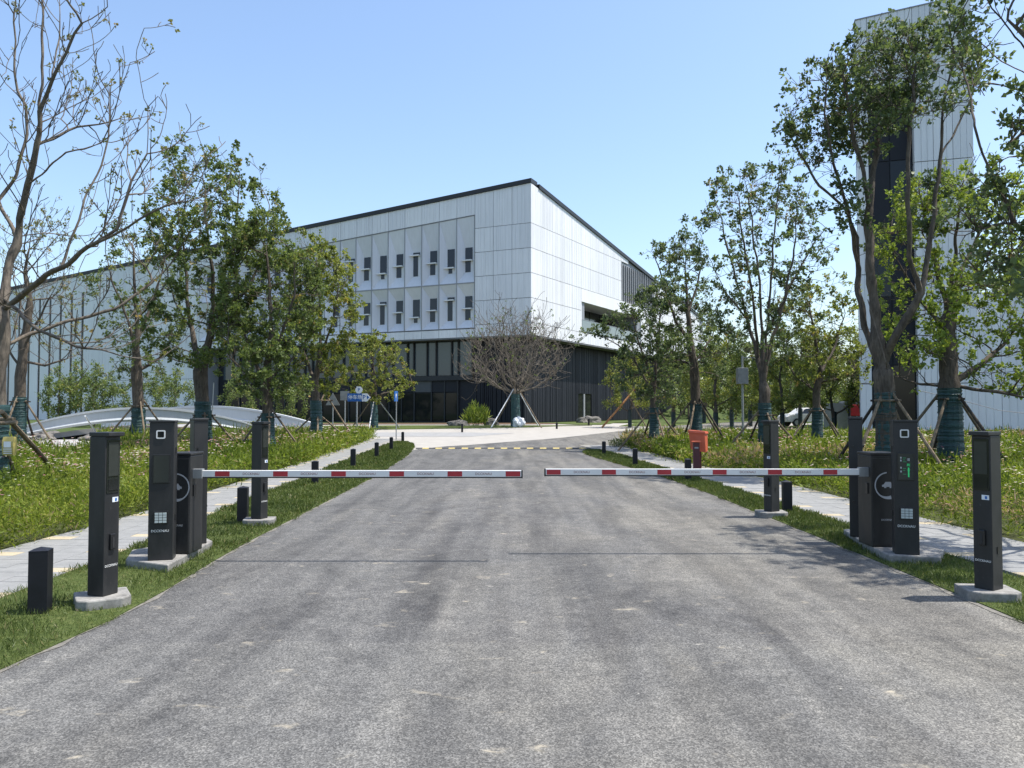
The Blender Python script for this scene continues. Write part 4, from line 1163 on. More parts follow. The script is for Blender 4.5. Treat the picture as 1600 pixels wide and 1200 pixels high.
# ------------------------------------------------------------------ trees
def sample_poly(polys, n, rnd):
    out = []
    areas = []
    for poly, wgt in polys:
        a = 0.5 * abs(sum(poly[i][0] * poly[(i + 1) % len(poly)][1] - poly[(i + 1) % len(poly)][0] * poly[i][1] for i in range(len(poly))))
        areas.append(a * wgt)
    tot = sum(areas)
    def inside(p, poly):
        c = False; x, y = p; j = len(poly) - 1
        for i in range(len(poly)):
            xi, yi = poly[i]; xj, yj = poly[j]
            if (yi > y) != (yj > y) and x < (xj - xi) * (y - yi) / (yj - yi) + xi: c = not c
            j = i
        return c
    for (poly, wgt), a in zip(polys, areas):
        xs = [p[0] for p in poly]; ys = [p[1] for p in poly]
        xc = sum(xs) / len(xs); hw = (max(xs) - min(xs)) / 2
        k = int(n * a / tot) + 1; tries = 0
        while k and tries < n * 60:
            tries += 1
            p = (rnd.uniform(min(xs), max(xs)), rnd.uniform(min(ys), max(ys)))
            if inside(p, poly):
                out.append((p[0], p[1], xc, hw)); k -= 1
    return out
def grow(seeds, attr, step, infl, kill, iters, up=0.12, rnd=random):
    """space colonisation; seeds = list of (pos, parent index)"""
    pos = [Vector(p) for p, _ in seeds]; par = [q for _, q in seeds]
    A = [Vector(a) for a in attr]
    tips_blocked = set()
    for it in range(iters):
        if not A: break
        kd = kdtree.KDTree(len(pos))
        for i, p in enumerate(pos): kd.insert(p, i)
        kd.balance()
        acc = {}; keep = []
        for a in A:
            co, i, d = kd.find(a)
            if d < kill: continue
            keep.append(a)
            if d < infl or it < 6:
                acc.setdefault(i, []).append((a - co).normalized())
        A = keep
        new = 0
        for i, ds in acc.items():
            v = sum(ds, Vector()) / len(ds)
            v += Vector((rnd.uniform(-.22, .22), rnd.uniform(-.22, .22), rnd.uniform(-.12, .12) + up))
            if par[i] >= 0:
                v += (pos[i] - pos[par[i]]).normalized() * 0.35
            if v.length < 1e-3: continue
            q = pos[i] + v.normalized() * step
            _, j, d = kd.find(q)
            if d < step * 0.35: continue
            pos.append(q); par.append(i); new += 1
        if new == 0: break
    return pos, par
def tree_mesh(pos, par, r_base, r_tip, keep_trunk=None, expo=2.4, taper=0.78):
    n = len(pos)
    ch = [[] for _ in range(n)]
    for i, q in enumerate(par):
        if q >= 0: ch[q].append(i)
    acc = [0.0] * n
    order = sorted(range(n), key=lambda i: -i)
    # children always have larger indices than parents
    for i in order:
        if not ch[i]: acc[i] = 1.0
        else: acc[i] = sum(acc[c] for c in ch[i])
    root = max(acc)
    k = math.log(r_base / r_tip) / math.log(max(root, 2))
    rad = [r_tip * (a ** k) for a in acc]
    if keep_trunk:
        dep = [0] * n
        for i in range(n):
            if par[i] >= 0: dep[i] = dep[par[i]] + (0 if i < keep_trunk else 1)
        dm = max(dep) or 1
        for i in range(keep_trunk, n): rad[i] = max(r_tip * 0.9, rad[i] * (taper - 0.30 * min(1, dep[i] / (0.6 * dm))))
    rad = [r_ * (1 + 0.16 * noise.noise(p_ * 3.1) + 0.10 * noise.noise(p_ * 9.0)) for r_, p_ in zip(rad, pos)]
    done = set(); lines = []
    stack = [i for i in range(n) if par[i] < 0]
    while stack:
        i = stack.pop()
        line = [i]
        while ch[i]:
            cs = sorted(ch[i], key=lambda c: -acc[c])
            for c in cs[1:]: stack.append(('b', i, c)) if False else lines.append(None) or stack.append(-c - 1)
            i = cs[0]; line.append(i)
        lines.append(line)
        # branch starts were pushed as negatives
        while stack and stack[-1] < 0:
            c = -stack.pop() - 1
            line = [par[c], c]
            j = c
            while ch[j]:
                cs = sorted(ch[j], key=lambda q: -acc[q])
                for q in cs[1:]: stack.insert(0, -q - 1)
                j = cs[0]; line.append(j)
            lines.append(line)
    mb = MB()
    for ln in lines:
        if not ln: continue
        rs = [rad[i] for i in ln]
        if par[ln[1] if len(ln) > 1 else ln[0]] == ln[0] and len(ln) > 1: rs[0] = min(rs[0], rs[1] * 1.25)
        if len(ln) < 2: continue
        big = max(rs)
        mb.tube([pos[i] for i in ln], rs, 8 if big > 0.08 else (5 if big > 0.03 else 3), cap=False)
    return mb, rad, ch
LEAFY = 1.6
def densify(pts, step):
    out = [Vector(pts[0])]
    for a, b_ in zip(pts, pts[1:]):
        a, b_ = Vector(a), Vector(b_); k = max(1, int((b_ - a).length / step))
        for i in range(1, k + 1): out.append(a.lerp(b_, i / k))
    return out
def add_spurs(pos, par, k, length, rnd, seed):
    n0 = len(pos)
    nch = [0] * n0
    for q in par:
        if q >= 0: nch[q] += 1
    depth = [0] * n0
    for i in range(n0 - 1, -1, -1):
        if par[i] >= 0: depth[par[i]] = max(depth[par[i]], depth[i] + 1)
    cand = [i for i in range(n0) if par[i] >= 0 and depth[i] < 9]
    if not cand: return
    for _ in range(int(k)):
        i = rnd.choice(cand)
        d = (pos[i] - pos[par[i]]).normalized()
        v = Vector((rnd.gauss(0, 1), rnd.gauss(0, 1), rnd.gauss(0.5, 0.7)))
        v = (v - d * v.dot(d)).normalized() * 0.8 + d * 0.75 + Vector((0, 0, 0.25))
        p = pos[i]; prev = i
        L_ = length * rnd.uniform(0.45, 1.3)
        for j in range(2):
            p = p + (v.normalized() + Vector((rnd.gauss(0, .18), rnd.gauss(0, .18), rnd.gauss(0.08, .15)))) * L_ * 0.5
            pos.append(p); par.append(prev); prev = len(pos) - 1
def add_branches(pos, par, k, length, rnd, step, i0=0):
    n0 = len(pos)
    cand = [i for i in range(max(1, i0), n0) if par[i] >= 0]
    for _ in range(int(k)):
        i = rnd.choice(cand)
        d = (pos[i] - pos[par[i]]).normalized()
        v = Vector((rnd.gauss(0, 1), rnd.gauss(0, 1), rnd.gauss(0.1, 0.4)))
        v = (v - d * v.dot(d)).normalized() * 0.9 + d * 0.7
        v.normalize()
        m_ = max(3, int(length * rnd.uniform(0.35, 1.35) / step))
        p = pos[i]; prev = i
        for j in range(m_):
            v = (v + Vector((rnd.gauss(0, .13), rnd.gauss(0, .13), 0.14 + rnd.gauss(0, .07)))).normalized()
            p = p + v * step
            pos.append(p); par.append(prev); prev = len(pos) - 1
            if rnd.random() < 0.22 and j > 1:
                w = (v + Vector((rnd.gauss(0, .7), rnd.gauss(0, .7), rnd.gauss(.2, .4)))).normalized(); q = p; pp = prev
                for _k in range(rnd.randint(2, 4)):
                    q = q + (w + Vector((0, 0, .12 * _k))) * step * 0.8; pos.append(q); par.append(pp); pp = len(pos) - 1
def tuft_leaves(pos, par, rad, ch, r_tip, n_leaf, leaf_len, cluster, seed, bud, leaf, t, rnd):
    tips = [i for i in range(len(pos)) if par[i] >= 0 and not ch[i]]
    thin = [i for i in range(len(pos)) if rad[i] < r_tip * 1.9 and par[i] >= 0]
    if not tips: return
    per = 9
    nt_ = max(1, n_leaf // per)
    src = [tips[rnd.randrange(len(tips))] if rnd.random() < 0.88 else thin[rnd.randrange(len(thin))] for _ in range(nt_)]
    # some stretches carry fewer leaves than others
    src = [i for i in src if noise.noise(pos[i] * 1.1 + Vector((seed * 2.3, 1, 4))) > -0.12 or rnd.random() < 0.22]
    C = np.array([pos[i] for i in src]) + RNG.normal(0, cluster * 0.35, (len(src), 3))
    Dr = np.array([(pos[i] - pos[par[i]]).normalized() for i in src])
    key = np.array([noise.noise(pos[i] * 1.4 + Vector((seed, 0, 7))) for i in src])
    tb = np.clip(0.42 + 0.4 * key + RNG.normal(0, 0.12, len(src)), 0, 0.95)
    if bud: tb[RNG.random(len(src)) < bud] = 1.0
    idx = np.repeat(np.arange(len(src)), per); n = len(idx)
    out = RNG.normal(0, 1, (n, 3)); out /= np.linalg.norm(out, axis=1, keepdims=True)
    P0 = C[idx] + out * cluster * 0.55 * RNG.random((n, 1))
    dr = Dr[idx] * 0.45 + out * 0.9 + np.array([0, 0, -0.05])
    tint = np.clip(tb[idx] + RNG.normal(0, 0.13, n), 0, 1)
    ln = leaf_len * RNG.uniform(0.6, 1.25, n)
    leaf_mesh('crown', leaf, P0, dr, ln, ln * RNG.uniform(0.62, 0.9, n), tint, t)
def make_tree(name, label, D, trunk, limbs, polys, n_attr, leaf, n_leaf, seed, r_base=0.14, wrap=(0.0, 1.5), step=0.22, bark='bark', leaf_len=0.085, flat=1.0, clump=0.05, up=0.16, group=None, r_tip=0.007, cluster=0.13, bud=0.0, wrap_r=None, kill=1.35, spurs=None, spur_len=0.34, taper=0.78, branches=None):
    rnd = random.Random(seed)
    if spurs is None: spurs = n_attr * 1.6
    n_leaf = int(n_leaf * LEAFY); n_attr = int(n_attr * 1.35)
    base = at(trunk[0][0], trunk[0][1], D); base.z = gz(D) - 0.05
    def W(q): return at(q[0], q[1], D + (q[2] if len(q) > 2 else 0)) - base
    tp = [Vector((0, 0, 0))] + [W(q) for q in trunk[1:]]
    seeds = []; par_of = {}
    pts = densify(tp, step)
    for i, p in enumerate(pts):
        j = Vector((noise.noise(p * 1.5 + Vector((seed, 0, 0))), noise.noise(p * 1.5 + Vector((0, seed, 0))), 0)) * 0.04 if 0 < i else Vector()
        seeds.append((p + j, i - 1))
    for lb in limbs:
        lp = [W(q) for q in lb]
        d0 = min(range(len(seeds)), key=lambda i: (seeds[i][0] - lp[0]).length)
        lp[0] = seeds[d0][0].copy()
        ps = densify(lp, step); prev = d0
        for p in ps[1:]:
            j = Vector((noise.noise(p * 1.7 + Vector((seed, 3, 0))), noise.noise(p * 1.7 + Vector((5, seed, 0))), noise.noise(p * 1.7 + Vector((0, 9, seed))))) * 0.06
            seeds.append((p + j, prev)); prev = len(seeds) - 1
    attr = []
    tries = 0
    for (u, v, xc, hw) in sample_poly(polys, int(n_attr * 2.2), rnd):
        R_ = hw * D / F * flat
        e = max(0.15, 1 - min(1, abs(u - xc) / (hw + 1e-3)) ** 2) ** 0.5
        dy = rnd.uniform(-1, 1) * R_ * e * 0.95
        a = at(u, v, D) - base; a.y += dy
        if noise.noise(a * 0.75 + Vector((seed * 1.7, seed, 0))) < -clump: continue
        attr.append(a)
        if len(attr) >= n_attr: break
    pos, par = grow(seeds, attr, step, step * 14, step * kill, 90, up, rnd)
    if branches: add_branches(pos, par, branches[0], branches[1], rnd, step * 0.8, branches[2])
    add_spurs(pos, par, spurs, spur_len, rnd, seed)
    mb, rad, ch = tree_mesh(pos, par, r_base, r_tip, len(pts), taper=taper)
    t = thing(name, label, 'tree', base, 0, group)
    mb.build('trunk', bark, t, shade=True)
    if n_leaf: tuft_leaves(pos, par, rad, ch, r_tip, n_leaf, leaf_len, cluster, seed, bud, leaf, t, rnd)
    if wrap:
        z0, z1 = wrap
        m_ = max(10, int((z1 - z0) / 0.04)); prof = []
        wr = wrap_r or r_base * 1.25
        for i in range(m_ + 1):
            z = z0 + (z1 - z0) * i / m_
            sc = 1.0 + 0.22 * (1 - i / m_) ** 2
            prof.append((wr * sc * (1 + rnd.uniform(-0.035, 0.05)), z))
        wb = MB().lathe(prof, 14)
        # follow the lean of the trunk
        def cx(z):
            for a, b_ in zip(tp, tp[1:]):
                if a.z <= z <= b_.z: 
                    k = (z - a.z) / max(1e-6, b_.z - a.z); return a.lerp(b_, k)
            return tp[-1]
        wb.v = [(x + cx(z).x + 0.012 * noise.noise(Vector((x * 9, y * 9, z * 5))), y + cx(z).y, z) for x, y, z in wb.v]
        wo = wb.build('trunk_wrap', 'wrap_teal', t)
        if D < 35:
            rp = MB()
            z = z0 + 0.1; 
            while z < z1 - 0.03:
                c = cx(z); r_ = wr * (1.0 + 0.22 * (1 - (z - z0) / (z1 - z0)) ** 2) * 1.075
                rp.tube([(c.x + r_ * math.cos(a), c.y + r_ * math.sin(a), z + 0.022 * math.sin(a * 1.0 + z * 40)) for a in [2 * math.pi * q / 16 for q in range(17)]], rnd.uniform(0.003, 0.006), 3, cap=False)
                z += rnd.uniform(0.03, 0.11)
            rp.build('rope', 'wrap_band', wo)
    return t, base
def support(base, label, R_=1.15, h=1.75, n=4, rot=0.4, mats=('stake_wood', 'stake_wood_dark', 'stake_wood'), r=0.035, frame=True, bar_h=None, lean_r=0.18):
    t = thing('tree_support', label, 'tree support', (base.x, base.y, base.z + 0.05), 0, 'timber supports propping the planted trees')
    tops = []
    for k in range(n):
        a = rot + 2 * math.pi * k / n + random.uniform(-0.12, 0.12)
        top = Vector((lean_r * math.cos(a), lean_r * math.sin(a), h + random.uniform(-0.06, 0.1)))
        foot = Vector((R_ * math.cos(a), R_ * math.sin(a), -0.06))
        m_ = foot.lerp(top, 0.5) + Vector((random.uniform(-.02, .02), random.uniform(-.02, .02), 0))
        ext = top + (top - foot).normalized() * 0.18
        MB().tube([foot, m_, ext], [r, r * 0.92, r * 0.8], 7).build('pole', mats[k % len(mats)], t)
        tops.append(top)
    if frame:
        z = bar_h or h - 0.12
        for k in range(n):
            a, c = tops[k], tops[(k + 1) % n]
            a = Vector((a.x * 1.5, a.y * 1.5, z)); c = Vector((c.x * 1.5, c.y * 1.5, z))
            d = (c - a).normalized() * 0.12
            MB().tube([a - d, c + d], r * 0.7, 6).build('crossbar', mats[(k + 1) % len(mats)], t)
    return t

G1 = 'bare budding trees in the left flowerbed'
# big bare tree at the left edge
L1 = [[(2, 500), (8, 440, 0.3), (25, 380, 0.5), (30, 354, 0.5), (39, 300, .3), (63, 210, 0), (63, 174, 0), (84, 126, -.2), (108, 72, -.3), (129, 36, -.4), (166, 12, -.5)],
      [(5, 488), (63, 438, -.6), (117, 403, -1.0), (152, 381, -1.2), (218, 343, -1.5), (260, 325, -1.7), (300, 309, -1.8)],
      [(0, 540), (47, 517, .6), (123, 498, 1.1), (177, 484, 1.4), (203, 467, 1.6), (237, 441, 1.8), (262, 418, 1.9)],
      [(95, 415, -.8), (117, 357, -.6), (144, 285, -.3), (168, 216, 0), (174, 135, .2)],
      [(152, 381, -1.2), (183, 357, -1.3), (204, 288, -1.2), (231, 240, -1.1), (230, 168, -1), (246, 150, -1)],
      [(204, 300, -1.2), (236, 250, -1.5), (236, 200, -1.7)],
      [(25, 380, .5), (0, 312, .8), (27, 270, .9), (42, 210, 1.0), (40, 165, 1), (27, 144, 1.1), (22, 75, 1.2), (25, 0, 1.3), (28, -60, 1.3)],
      [(63, 174, 0), (67, 90, .2), (67, 0, .4), (70, -60, .4)],
      [(40, 165, 1), (10, 130, 1.2), (-20, 90, 1.3)],
      [(12, 470, .2), (63, 517, -1.0), (117, 539, -1.4), (187, 555, -1.7), (253, 568, -1.8)],
      [(84, 126, -.2), (90, 60, .3), (95, 0, .5)], [(63, 190, 0), (120, 165, .5), (170, 130, .7), (185, 105, .8)],
      [(70, 230, .2), (120, 200, .8), (200, 182, 1.2)], [(45, 280, .3), (105, 240, -.6), (160, 225, -.9)],
      [(2, 500), (-40, 380, 0), (-60, 250, 0.3), (-80, 100, .4)], [(0, 520), (-60, 450, -1), (-120, 380, -1.4)],
      [(117, 539, -1.4), (140, 575, -1.6), (120, 600, -1.6)]]
t1, b1 = make_tree('tree', 'tallest nearly bare tree at the left frame edge, reaching out of the picture', 14.5,
    [(-8, 778), (-6, 690), (-4, 620), (0, 560), (2, 500)], L1,
    [([(-120, -80), (150, -60), (190, 60), (250, 150), (230, 330), (310, 305), (260, 440), (150, 400), (60, 420), (-120, 400)], 1.0), ([(60, 420), (230, 390), (280, 440), (260, 580), (110, 590), (20, 520)], 0.55)],
    25, 'leaf_bud', 2600, 11, r_base=0.145, wrap=(0.0, 1.75), step=0.17, bark='bark_pale', leaf_len=0.05, clump=0.08, group=G1, r_tip=0.0075, cluster=0.05, flat=0.8, wrap_r=0.2, kill=1.7, spurs=500, spur_len=0.16, up=0.3, taper=0.84, branches=(210, 1.3, 14))
# its props as seen
t = thing('tree_support', 'thick lashed poles propping the tall bare tree at the left edge', 'tree support', (b1.x, b1.y, 0), 0, 'timber supports propping the planted trees')
def prop(t, pa, pb, r, mat='stake_wood', nm='pole'):
    o = Vector(t.location); pa, pb = Vector(pa) - o, Vector(pb) - o
    MB().tube([pa, pa.lerp(pb, 0.5) + Vector((0, 0, 0.02)), pb], [r, r * .95, r * .85], 8).build(nm, mat, t)
prop(t, ground(100, 752), at(2, 643, 13.5), 0.05, 'stake_wood')
prop(t, ground(29, 765), at(4, 690, 14.0), 0.05, 'stake_wood')
prop(t, at(-60, 668, 13.6), at(26, 660, 13.4), 0.04, 'stake_wood', 'crossbar')
prop(t, at(-60, 658, 14.9), at(22, 655, 13.6), 0.04, 'stake_wood', 'crossbar')
prop(t, ground(-90, 775), at(-12, 640, 14.3), 0.05, 'stake_wood')
# yellow bag
yb = at(15, 697, 13.2)
t = thing('feed_bag', 'yellow nutrient bag hung on a string from the left tree prop', 'bag', yb)
bm = bmesh.new(); bmesh.ops.create_cube(bm, size=1); bmesh.ops.subdivide_edges(bm, edges=bm.edges[:], cuts=3, use_grid_fill=True)
for q in bm.verts:
    q.co.x *= 0.19 * (1 - 0.25 * abs(q.co.z) ** 2); q.co.y *= 0.09 * (1.3 - 1.9 * abs(q.co.z) ** 2 * 1.1); q.co.z *= 0.31
me = bpy.data.meshes.new('pouch'); bm.to_mesh(me); bm.free(); me.materials.append(MATS['bag_yellow']); link('pouch', me, t)
bx('label_print', 'sign_white', t, -0.06, 0.06, -0.064, -0.062, -0.02, 0.08)
for k in range(3): bx('label_stripe', 'sign_white', t, -0.07, 0.07, -0.060 + 0.005 * k, -0.058 + 0.005 * k, -0.055 - 0.035 * k, -0.04 - 0.035 * k)
MB().tube([(0, 0, 0.14), (0.02, 0, 0.34)], 0.004, 4).build('string', 'wire', t)

t2_, b2 = make_tree('tree', 'thin budding tree right behind the big bare tree, stream bank beside it', 30,
    [(29, 712), (30, 640), (32, 590), (38, 540), (45, 480)],
    [[(34, 560), (70, 572, .5), (105, 560, .8)], [(38, 540), (60, 500, -.5), (90, 440, -.8)], [(45, 480), (40, 420), (50, 360)], [(34, 575), (10, 540), (-10, 490)]],
    [([(-10, 480), (20, 390), (60, 340), (110, 380), (130, 470), (120, 560), (60, 560), (10, 560)], 1)], 40, 'leaf_bud', 1800, 12, r_base=0.2, wrap=(0.0, 2.15), step=0.25, leaf_len=0.07, clump=0.4, group=G1, wrap_r=0.24, kill=1.9, spurs=350, spur_len=0.3, branches=(60, 2.4, 16))
support(b2, 'timber frame around the thin budding tree by the stream bank', 1.5, 2.05, 4, 0.1, r=0.045)
G2 = 'leafy young trees in the left flowerbed'
t3, b3 = make_tree('tree', 'sparse leafy tree in front of the white bridge', 33,
    [(217, 700), (216, 630), (213, 570), (214, 520), (211, 450), (208, 390)],
    [[(213, 560), (200, 500, -.5), (175, 440, -.8), (165, 400, -.8)], [(214, 530), (235, 480, .5), (255, 420, .7), (262, 370, .8)], [(214, 500), (240, 470, -.8), (262, 440, -1)], [(213, 575), (250, 560, .6), (275, 520, .8)]],
    [([(145, 420), (175, 350), (215, 325), (255, 330), (285, 400), (282, 520), (270, 600), (165, 605), (145, 520)], 1)], 330, 'leaf_green', 6500, 13, r_base=0.22, wrap=(0.0, 1.75), step=0.24, group=G2, wrap_r=0.27, leaf_len=0.1)
support(b3, 'timber props around the sparse tree in front of the bridge', 1.6, 1.9, 4, 0.7, r=0.045)
t4, b4 = make_tree('tree', 'tall forked leafy tree highest of those left of the white building', 27,
    [(318, 712), (317, 640), (313, 580), (322, 545)],
    [[(312, 580), (300, 520, .5), (292, 450, .9), (285, 370, 1), (290, 300, 1)], [(322, 545), (335, 480, 0), (330, 420, -.3), (322, 350, -.4), (318, 270, -.4)],
     [(322, 545), (345, 490, -.5), (365, 400, -.9), (370, 330, -.8), (375, 270, -.8)], [(345, 490, -.5), (390, 450, 0), (412, 390, .4), (420, 330, .5)], [(300, 520, .5), (272, 470, 1), (255, 400, 1.2), (255, 340, 1.2)], [(345, 495, -.5), (360, 440, -1.2), (395, 380, -1.5), (405, 300, -1.4)]],
    [([(232, 330), (262, 262), (300, 232), (335, 245), (375, 235), (420, 275), (442, 330), (425, 400), (440, 470), (400, 540), (350, 585), (290, 580), (250, 560), (235, 450)], 1)], 580, 'leaf_green', 17000, 14, r_base=0.24, wrap=(0.0, 1.95), step=0.2, group=G2, wrap_r=0.27, leaf_len=0.105, bud=0.02)
support(b4, 'timber props around the tall forked tree beside the left terminal', 1.5, 1.55, 4, 0.5, r=0.042)
t5, b5 = make_tree('tree', 'dense leafy tree above the far left camera post', 25.5,
    [(420, 712), (418, 650), (415, 610), (418, 570), (425, 520)],
    [[(416, 605), (395, 560, .4), (375, 500, .7), (370, 430, .8)], [(418, 570), (440, 520, -.4), (460, 460, -.6), (462, 400, -.6)], [(425, 520), (420, 450, .3), (415, 390, .3)], [(416, 590), (450, 570, .8), (480, 530, 1.0)], [(416, 590), (390, 590, -.7), (360, 560, -1)]],
    [([(342, 410), (380, 360), (430, 338), (468, 370), (490, 420), (500, 520), (485, 600), (430, 632), (372, 625), (340, 560), (335, 470)], 1)], 560, 'leaf_green', 20500, 15, r_base=0.17, wrap=(0.0, 1.55), step=0.2, group=G2, wrap_r=0.21, leaf_len=0.092, bud=0.01)
support(b5, 'timber props around the dense tree above the far left camera post', 1.25, 1.5, 4, 0.2, r=0.038)
t6, b6 = make_tree('tree', 'leafy tree covering the left end of the window bays', 36,
    [(496, 694), (494, 640), (492, 595), (500, 560)],
    [[(494, 600), (475, 550, .5), (465, 480, .8), (470, 420, .8)], [(500, 560), (520, 500, -.4), (530, 440, -.6)], [(500, 560), (500, 480, 0), (495, 400, 0)], [(496, 585), (530, 560, .6), (548, 520, .8)]],
    [([(438, 415), (480, 374), (530, 392), (555, 440), (562, 520), (535, 590), (500, 622), (460, 612), (440, 520)], 1)], 470, 'leaf_olive', 16500, 16, r_base=0.18, wrap=(0.0, 2.1), step=0.25, group=G2, wrap_r=0.26, leaf_len=0.115, bud=0.03)
support(b6, 'timber props around the tree covering the left window bays', 1.7, 1.3, 4, 0.3, r=0.045)
support(Vector((b6.x - 0.2, b6.y + 2.2, b6.z)), 'taller timber frame near the grey sign backs on the left', 1.6, 2.2, 3, 0.2, r=0.045)
t7, b7 = make_tree('tree', 'small round leafy tree by the blue sign in front of the glazed lobby', 58,
    [(585, 674), (585, 650), (584, 625), (586, 605)],
    [[(584, 625), (560, 600, .8), (545, 570, 1)], [(586, 605), (605, 575, -.5), (618, 550, -.6)], [(586, 605), (582, 560, 0), (585, 535, 0)], [(586, 620), (615, 610, .5), (640, 600, .7)]],
    [([(525, 595), (545, 535), (590, 522), (625, 540), (640, 575), (647, 605), (612, 632), (560, 632)], 1)], 380, 'leaf_olive', 9000, 17, r_base=0.2, wrap=(0.0, 2.1), step=0.3, leaf_len=0.15, wrap_r=0.25, r_tip=0.009, bud=0.02)
support(b7, 'pale props around the small round tree by the blue sign', 2.2, 2.2, 3, 0.6, ('galv', 'stake_wood'), r=0.05)
C1L = []
for k in range(20):
    az = 2 * math.pi * (k + 0.3 * (k % 3)) / 20 * 1.0; el = [0.15, 0.45, 0.85, 1.25][k % 4]
    ex, ey = math.cos(az) * math.cos(el), math.sin(az) * math.cos(el)
    r0 = 1.0
    C1L.append([(805 + 4 * ex, 613 - 2 * (k % 4)), (805 + 32 * ex, 609 - 24 * math.sin(el), 1.6 * ey), (805 + 56 * ex, 600 - 56 * math.sin(el) - 3, 2.8 * ey), (805 + 66 * ex, 589 - 76 * math.sin(el) - 6, 3.3 * ey)])
tc, bc = make_tree('tree', 'bare round crowned tree in front of the sunlit building corner', 61,
    [(806, 671), (806, 650), (805, 622), (805, 608)], C1L,
    [([(726, 574), (742, 528), (767, 502), (800, 490), (838, 496), (872, 520), (886, 556), (880, 588), (850, 610), (800, 606), (760, 610), (734, 598)], 1)], 420, 'leaf_green', 1100, 18, r_base=0.26, wrap=(0.0, 2.6), step=0.3, bark='bark_twig', leaf_len=0.12, clump=0.9, wrap_r=0.34, r_tip=0.015, cluster=0.1, kill=1.3, spurs=900, spur_len=0.6, up=0.38, branches=(480, 1.7, 8))
support(bc, 'white props under the bare round tree by the building corner', 2.6, 3.0, 4, 0.75, ('sign_white', 'stake_wood'), r=0.045, frame=False)
G3 = 'leafy young trees in the right flowerbed'
r1, d1 = make_tree('tree', 'low leafy tree nearest the building corner on the tower side', 31,
    [(1022, 704), (1022, 650), (1020, 612), (1024, 575)],
    [[(1021, 610), (990, 560, .5), (965, 540, .8), (925, 520, 1), (890, 535, 1.1)], [(1022, 600), (1000, 540, -.5), (985, 490, -.6)], [(1024, 575), (1030, 510, 0), (1035, 460, 0)], [(1024, 580), (1050, 550, .6)]],
    [([(935, 560), (955, 500), (1000, 452), (1040, 442), (1062, 490), (1065, 560), (1050, 622), (1000, 632), (960, 620)], 1)], 380, 'leaf_blue_green', 7500, 21, r_base=0.13, wrap=(0.0, 1.75), step=0.23, group=G3, wrap_r=0.18, leaf_len=0.1)
support(d1, 'timber props around the low tree by the building corner, tower side', 1.6, 1.6, 4, 0.3, r=0.04)
r2, d2 = make_tree('tree', 'leafy tree with a straight dark trunk behind the red box', 33,
    [(1088, 704), (1087, 640), (1086, 590), (1080, 540), (1075, 490), (1072, 430)],
    [[(1084, 575), (1110, 530, .5), (1125, 480, .7)], [(1080, 540), (1055, 500, -.5), (1035, 440, -.7), (1025, 405, -.7)], [(1075, 490), (1090, 440, .3), (1098, 400, .4)], [(1084, 570), (1050, 560, .8), (1030, 540, 1)]],
    [([(1003, 402), (1040, 380), (1075, 365), (1108, 400), (1120, 470), (1140, 540), (1120, 605), (1060, 600), (1020, 560), (1012, 460)], 1)], 420, 'leaf_blue_green', 8500, 22, r_base=0.2, wrap=(0.0, 1.95), step=0.24, group=G3, wrap_r=0.25, leaf_len=0.105)
support(d2, 'timber props around the straight trunk behind the red box', 1.75, 2.0, 5, 0.5, r=0.045)
r3, d3 = make_tree('tree', 'tall vase shaped tree of many upright stems behind the right camera post', 27,
    [(1196, 712), (1195, 650), (1194, 610)],
    [[(1194, 610), (1180, 545, .4), (1160, 470, .6), (1140, 400, .8), (1125, 330, .9), (1118, 315, .9)], [(1194, 600), (1190, 520, 0), (1186, 430, 0), (1172, 330, .1), (1165, 280, .1)], [(1194, 605), (1200, 500, -.4), (1206, 420, -.6), (1212, 330, -.7), (1216, 275, -.7)],
     [(1196, 600), (1207, 530, .3), (1232, 450, .5), (1265, 392, .6), (1290, 355, .6)], [(1190, 560, .2), (1176, 460, -.6), (1160, 370, -.9), (1152, 305, -1)], [(1200, 530), (1225, 470, -1), (1240, 400, -1.2), (1245, 330, -1.2)], [(1170, 500, .5), (1130, 450, 1), (1100, 385, 1.2)]],
    [([(1085, 372), (1110, 308), (1155, 272), (1200, 262), (1250, 280), (1257, 335), (1292, 345), (1300, 400), (1262, 470), (1235, 540), (1195, 570), (1150, 540), (1125, 470), (1100, 430)], 1)], 460, 'leaf_blue_green', 9000, 23, r_base=0.2, wrap=(0.0, 1.9), step=0.2, group=G3, wrap_r=0.22, leaf_len=0.108, bud=0.04, clump=0.03, branches=(40, 0.9, 20))
support(d3, 'timber props around the vase shaped tree behind the right camera post', 1.6, 1.55, 4, 0.1, r=0.042)
r4, d4 = make_tree('tree', 'olive leaved spreading tree in front of the grey cabin', 31,
    [(1277, 704), (1277, 650), (1275, 612), (1283, 585)],
    [[(1276, 615), (1245, 590, .4), (1228, 560, .6)], [(1283, 585), (1275, 530, -.4), (1265, 480, -.5)], [(1283, 585), (1305, 540, .5), (1320, 490, .7)], [(1280, 600), (1320, 590, -.5), (1342, 570, -.6)]],
    [([(1212, 525), (1230, 465), (1280, 440), (1330, 462), (1350, 520), (1347, 592), (1300, 618), (1240, 612)], 1)], 380, 'leaf_olive', 6500, 24, r_base=0.16, wrap=(0.0, 1.75), step=0.24, group=G3, wrap_r=0.2, leaf_len=0.1, bud=0.04)
support(d4, 'timber props around the spreading tree in front of the cabin', 1.6, 1.7, 4, 0.4, r=0.042)
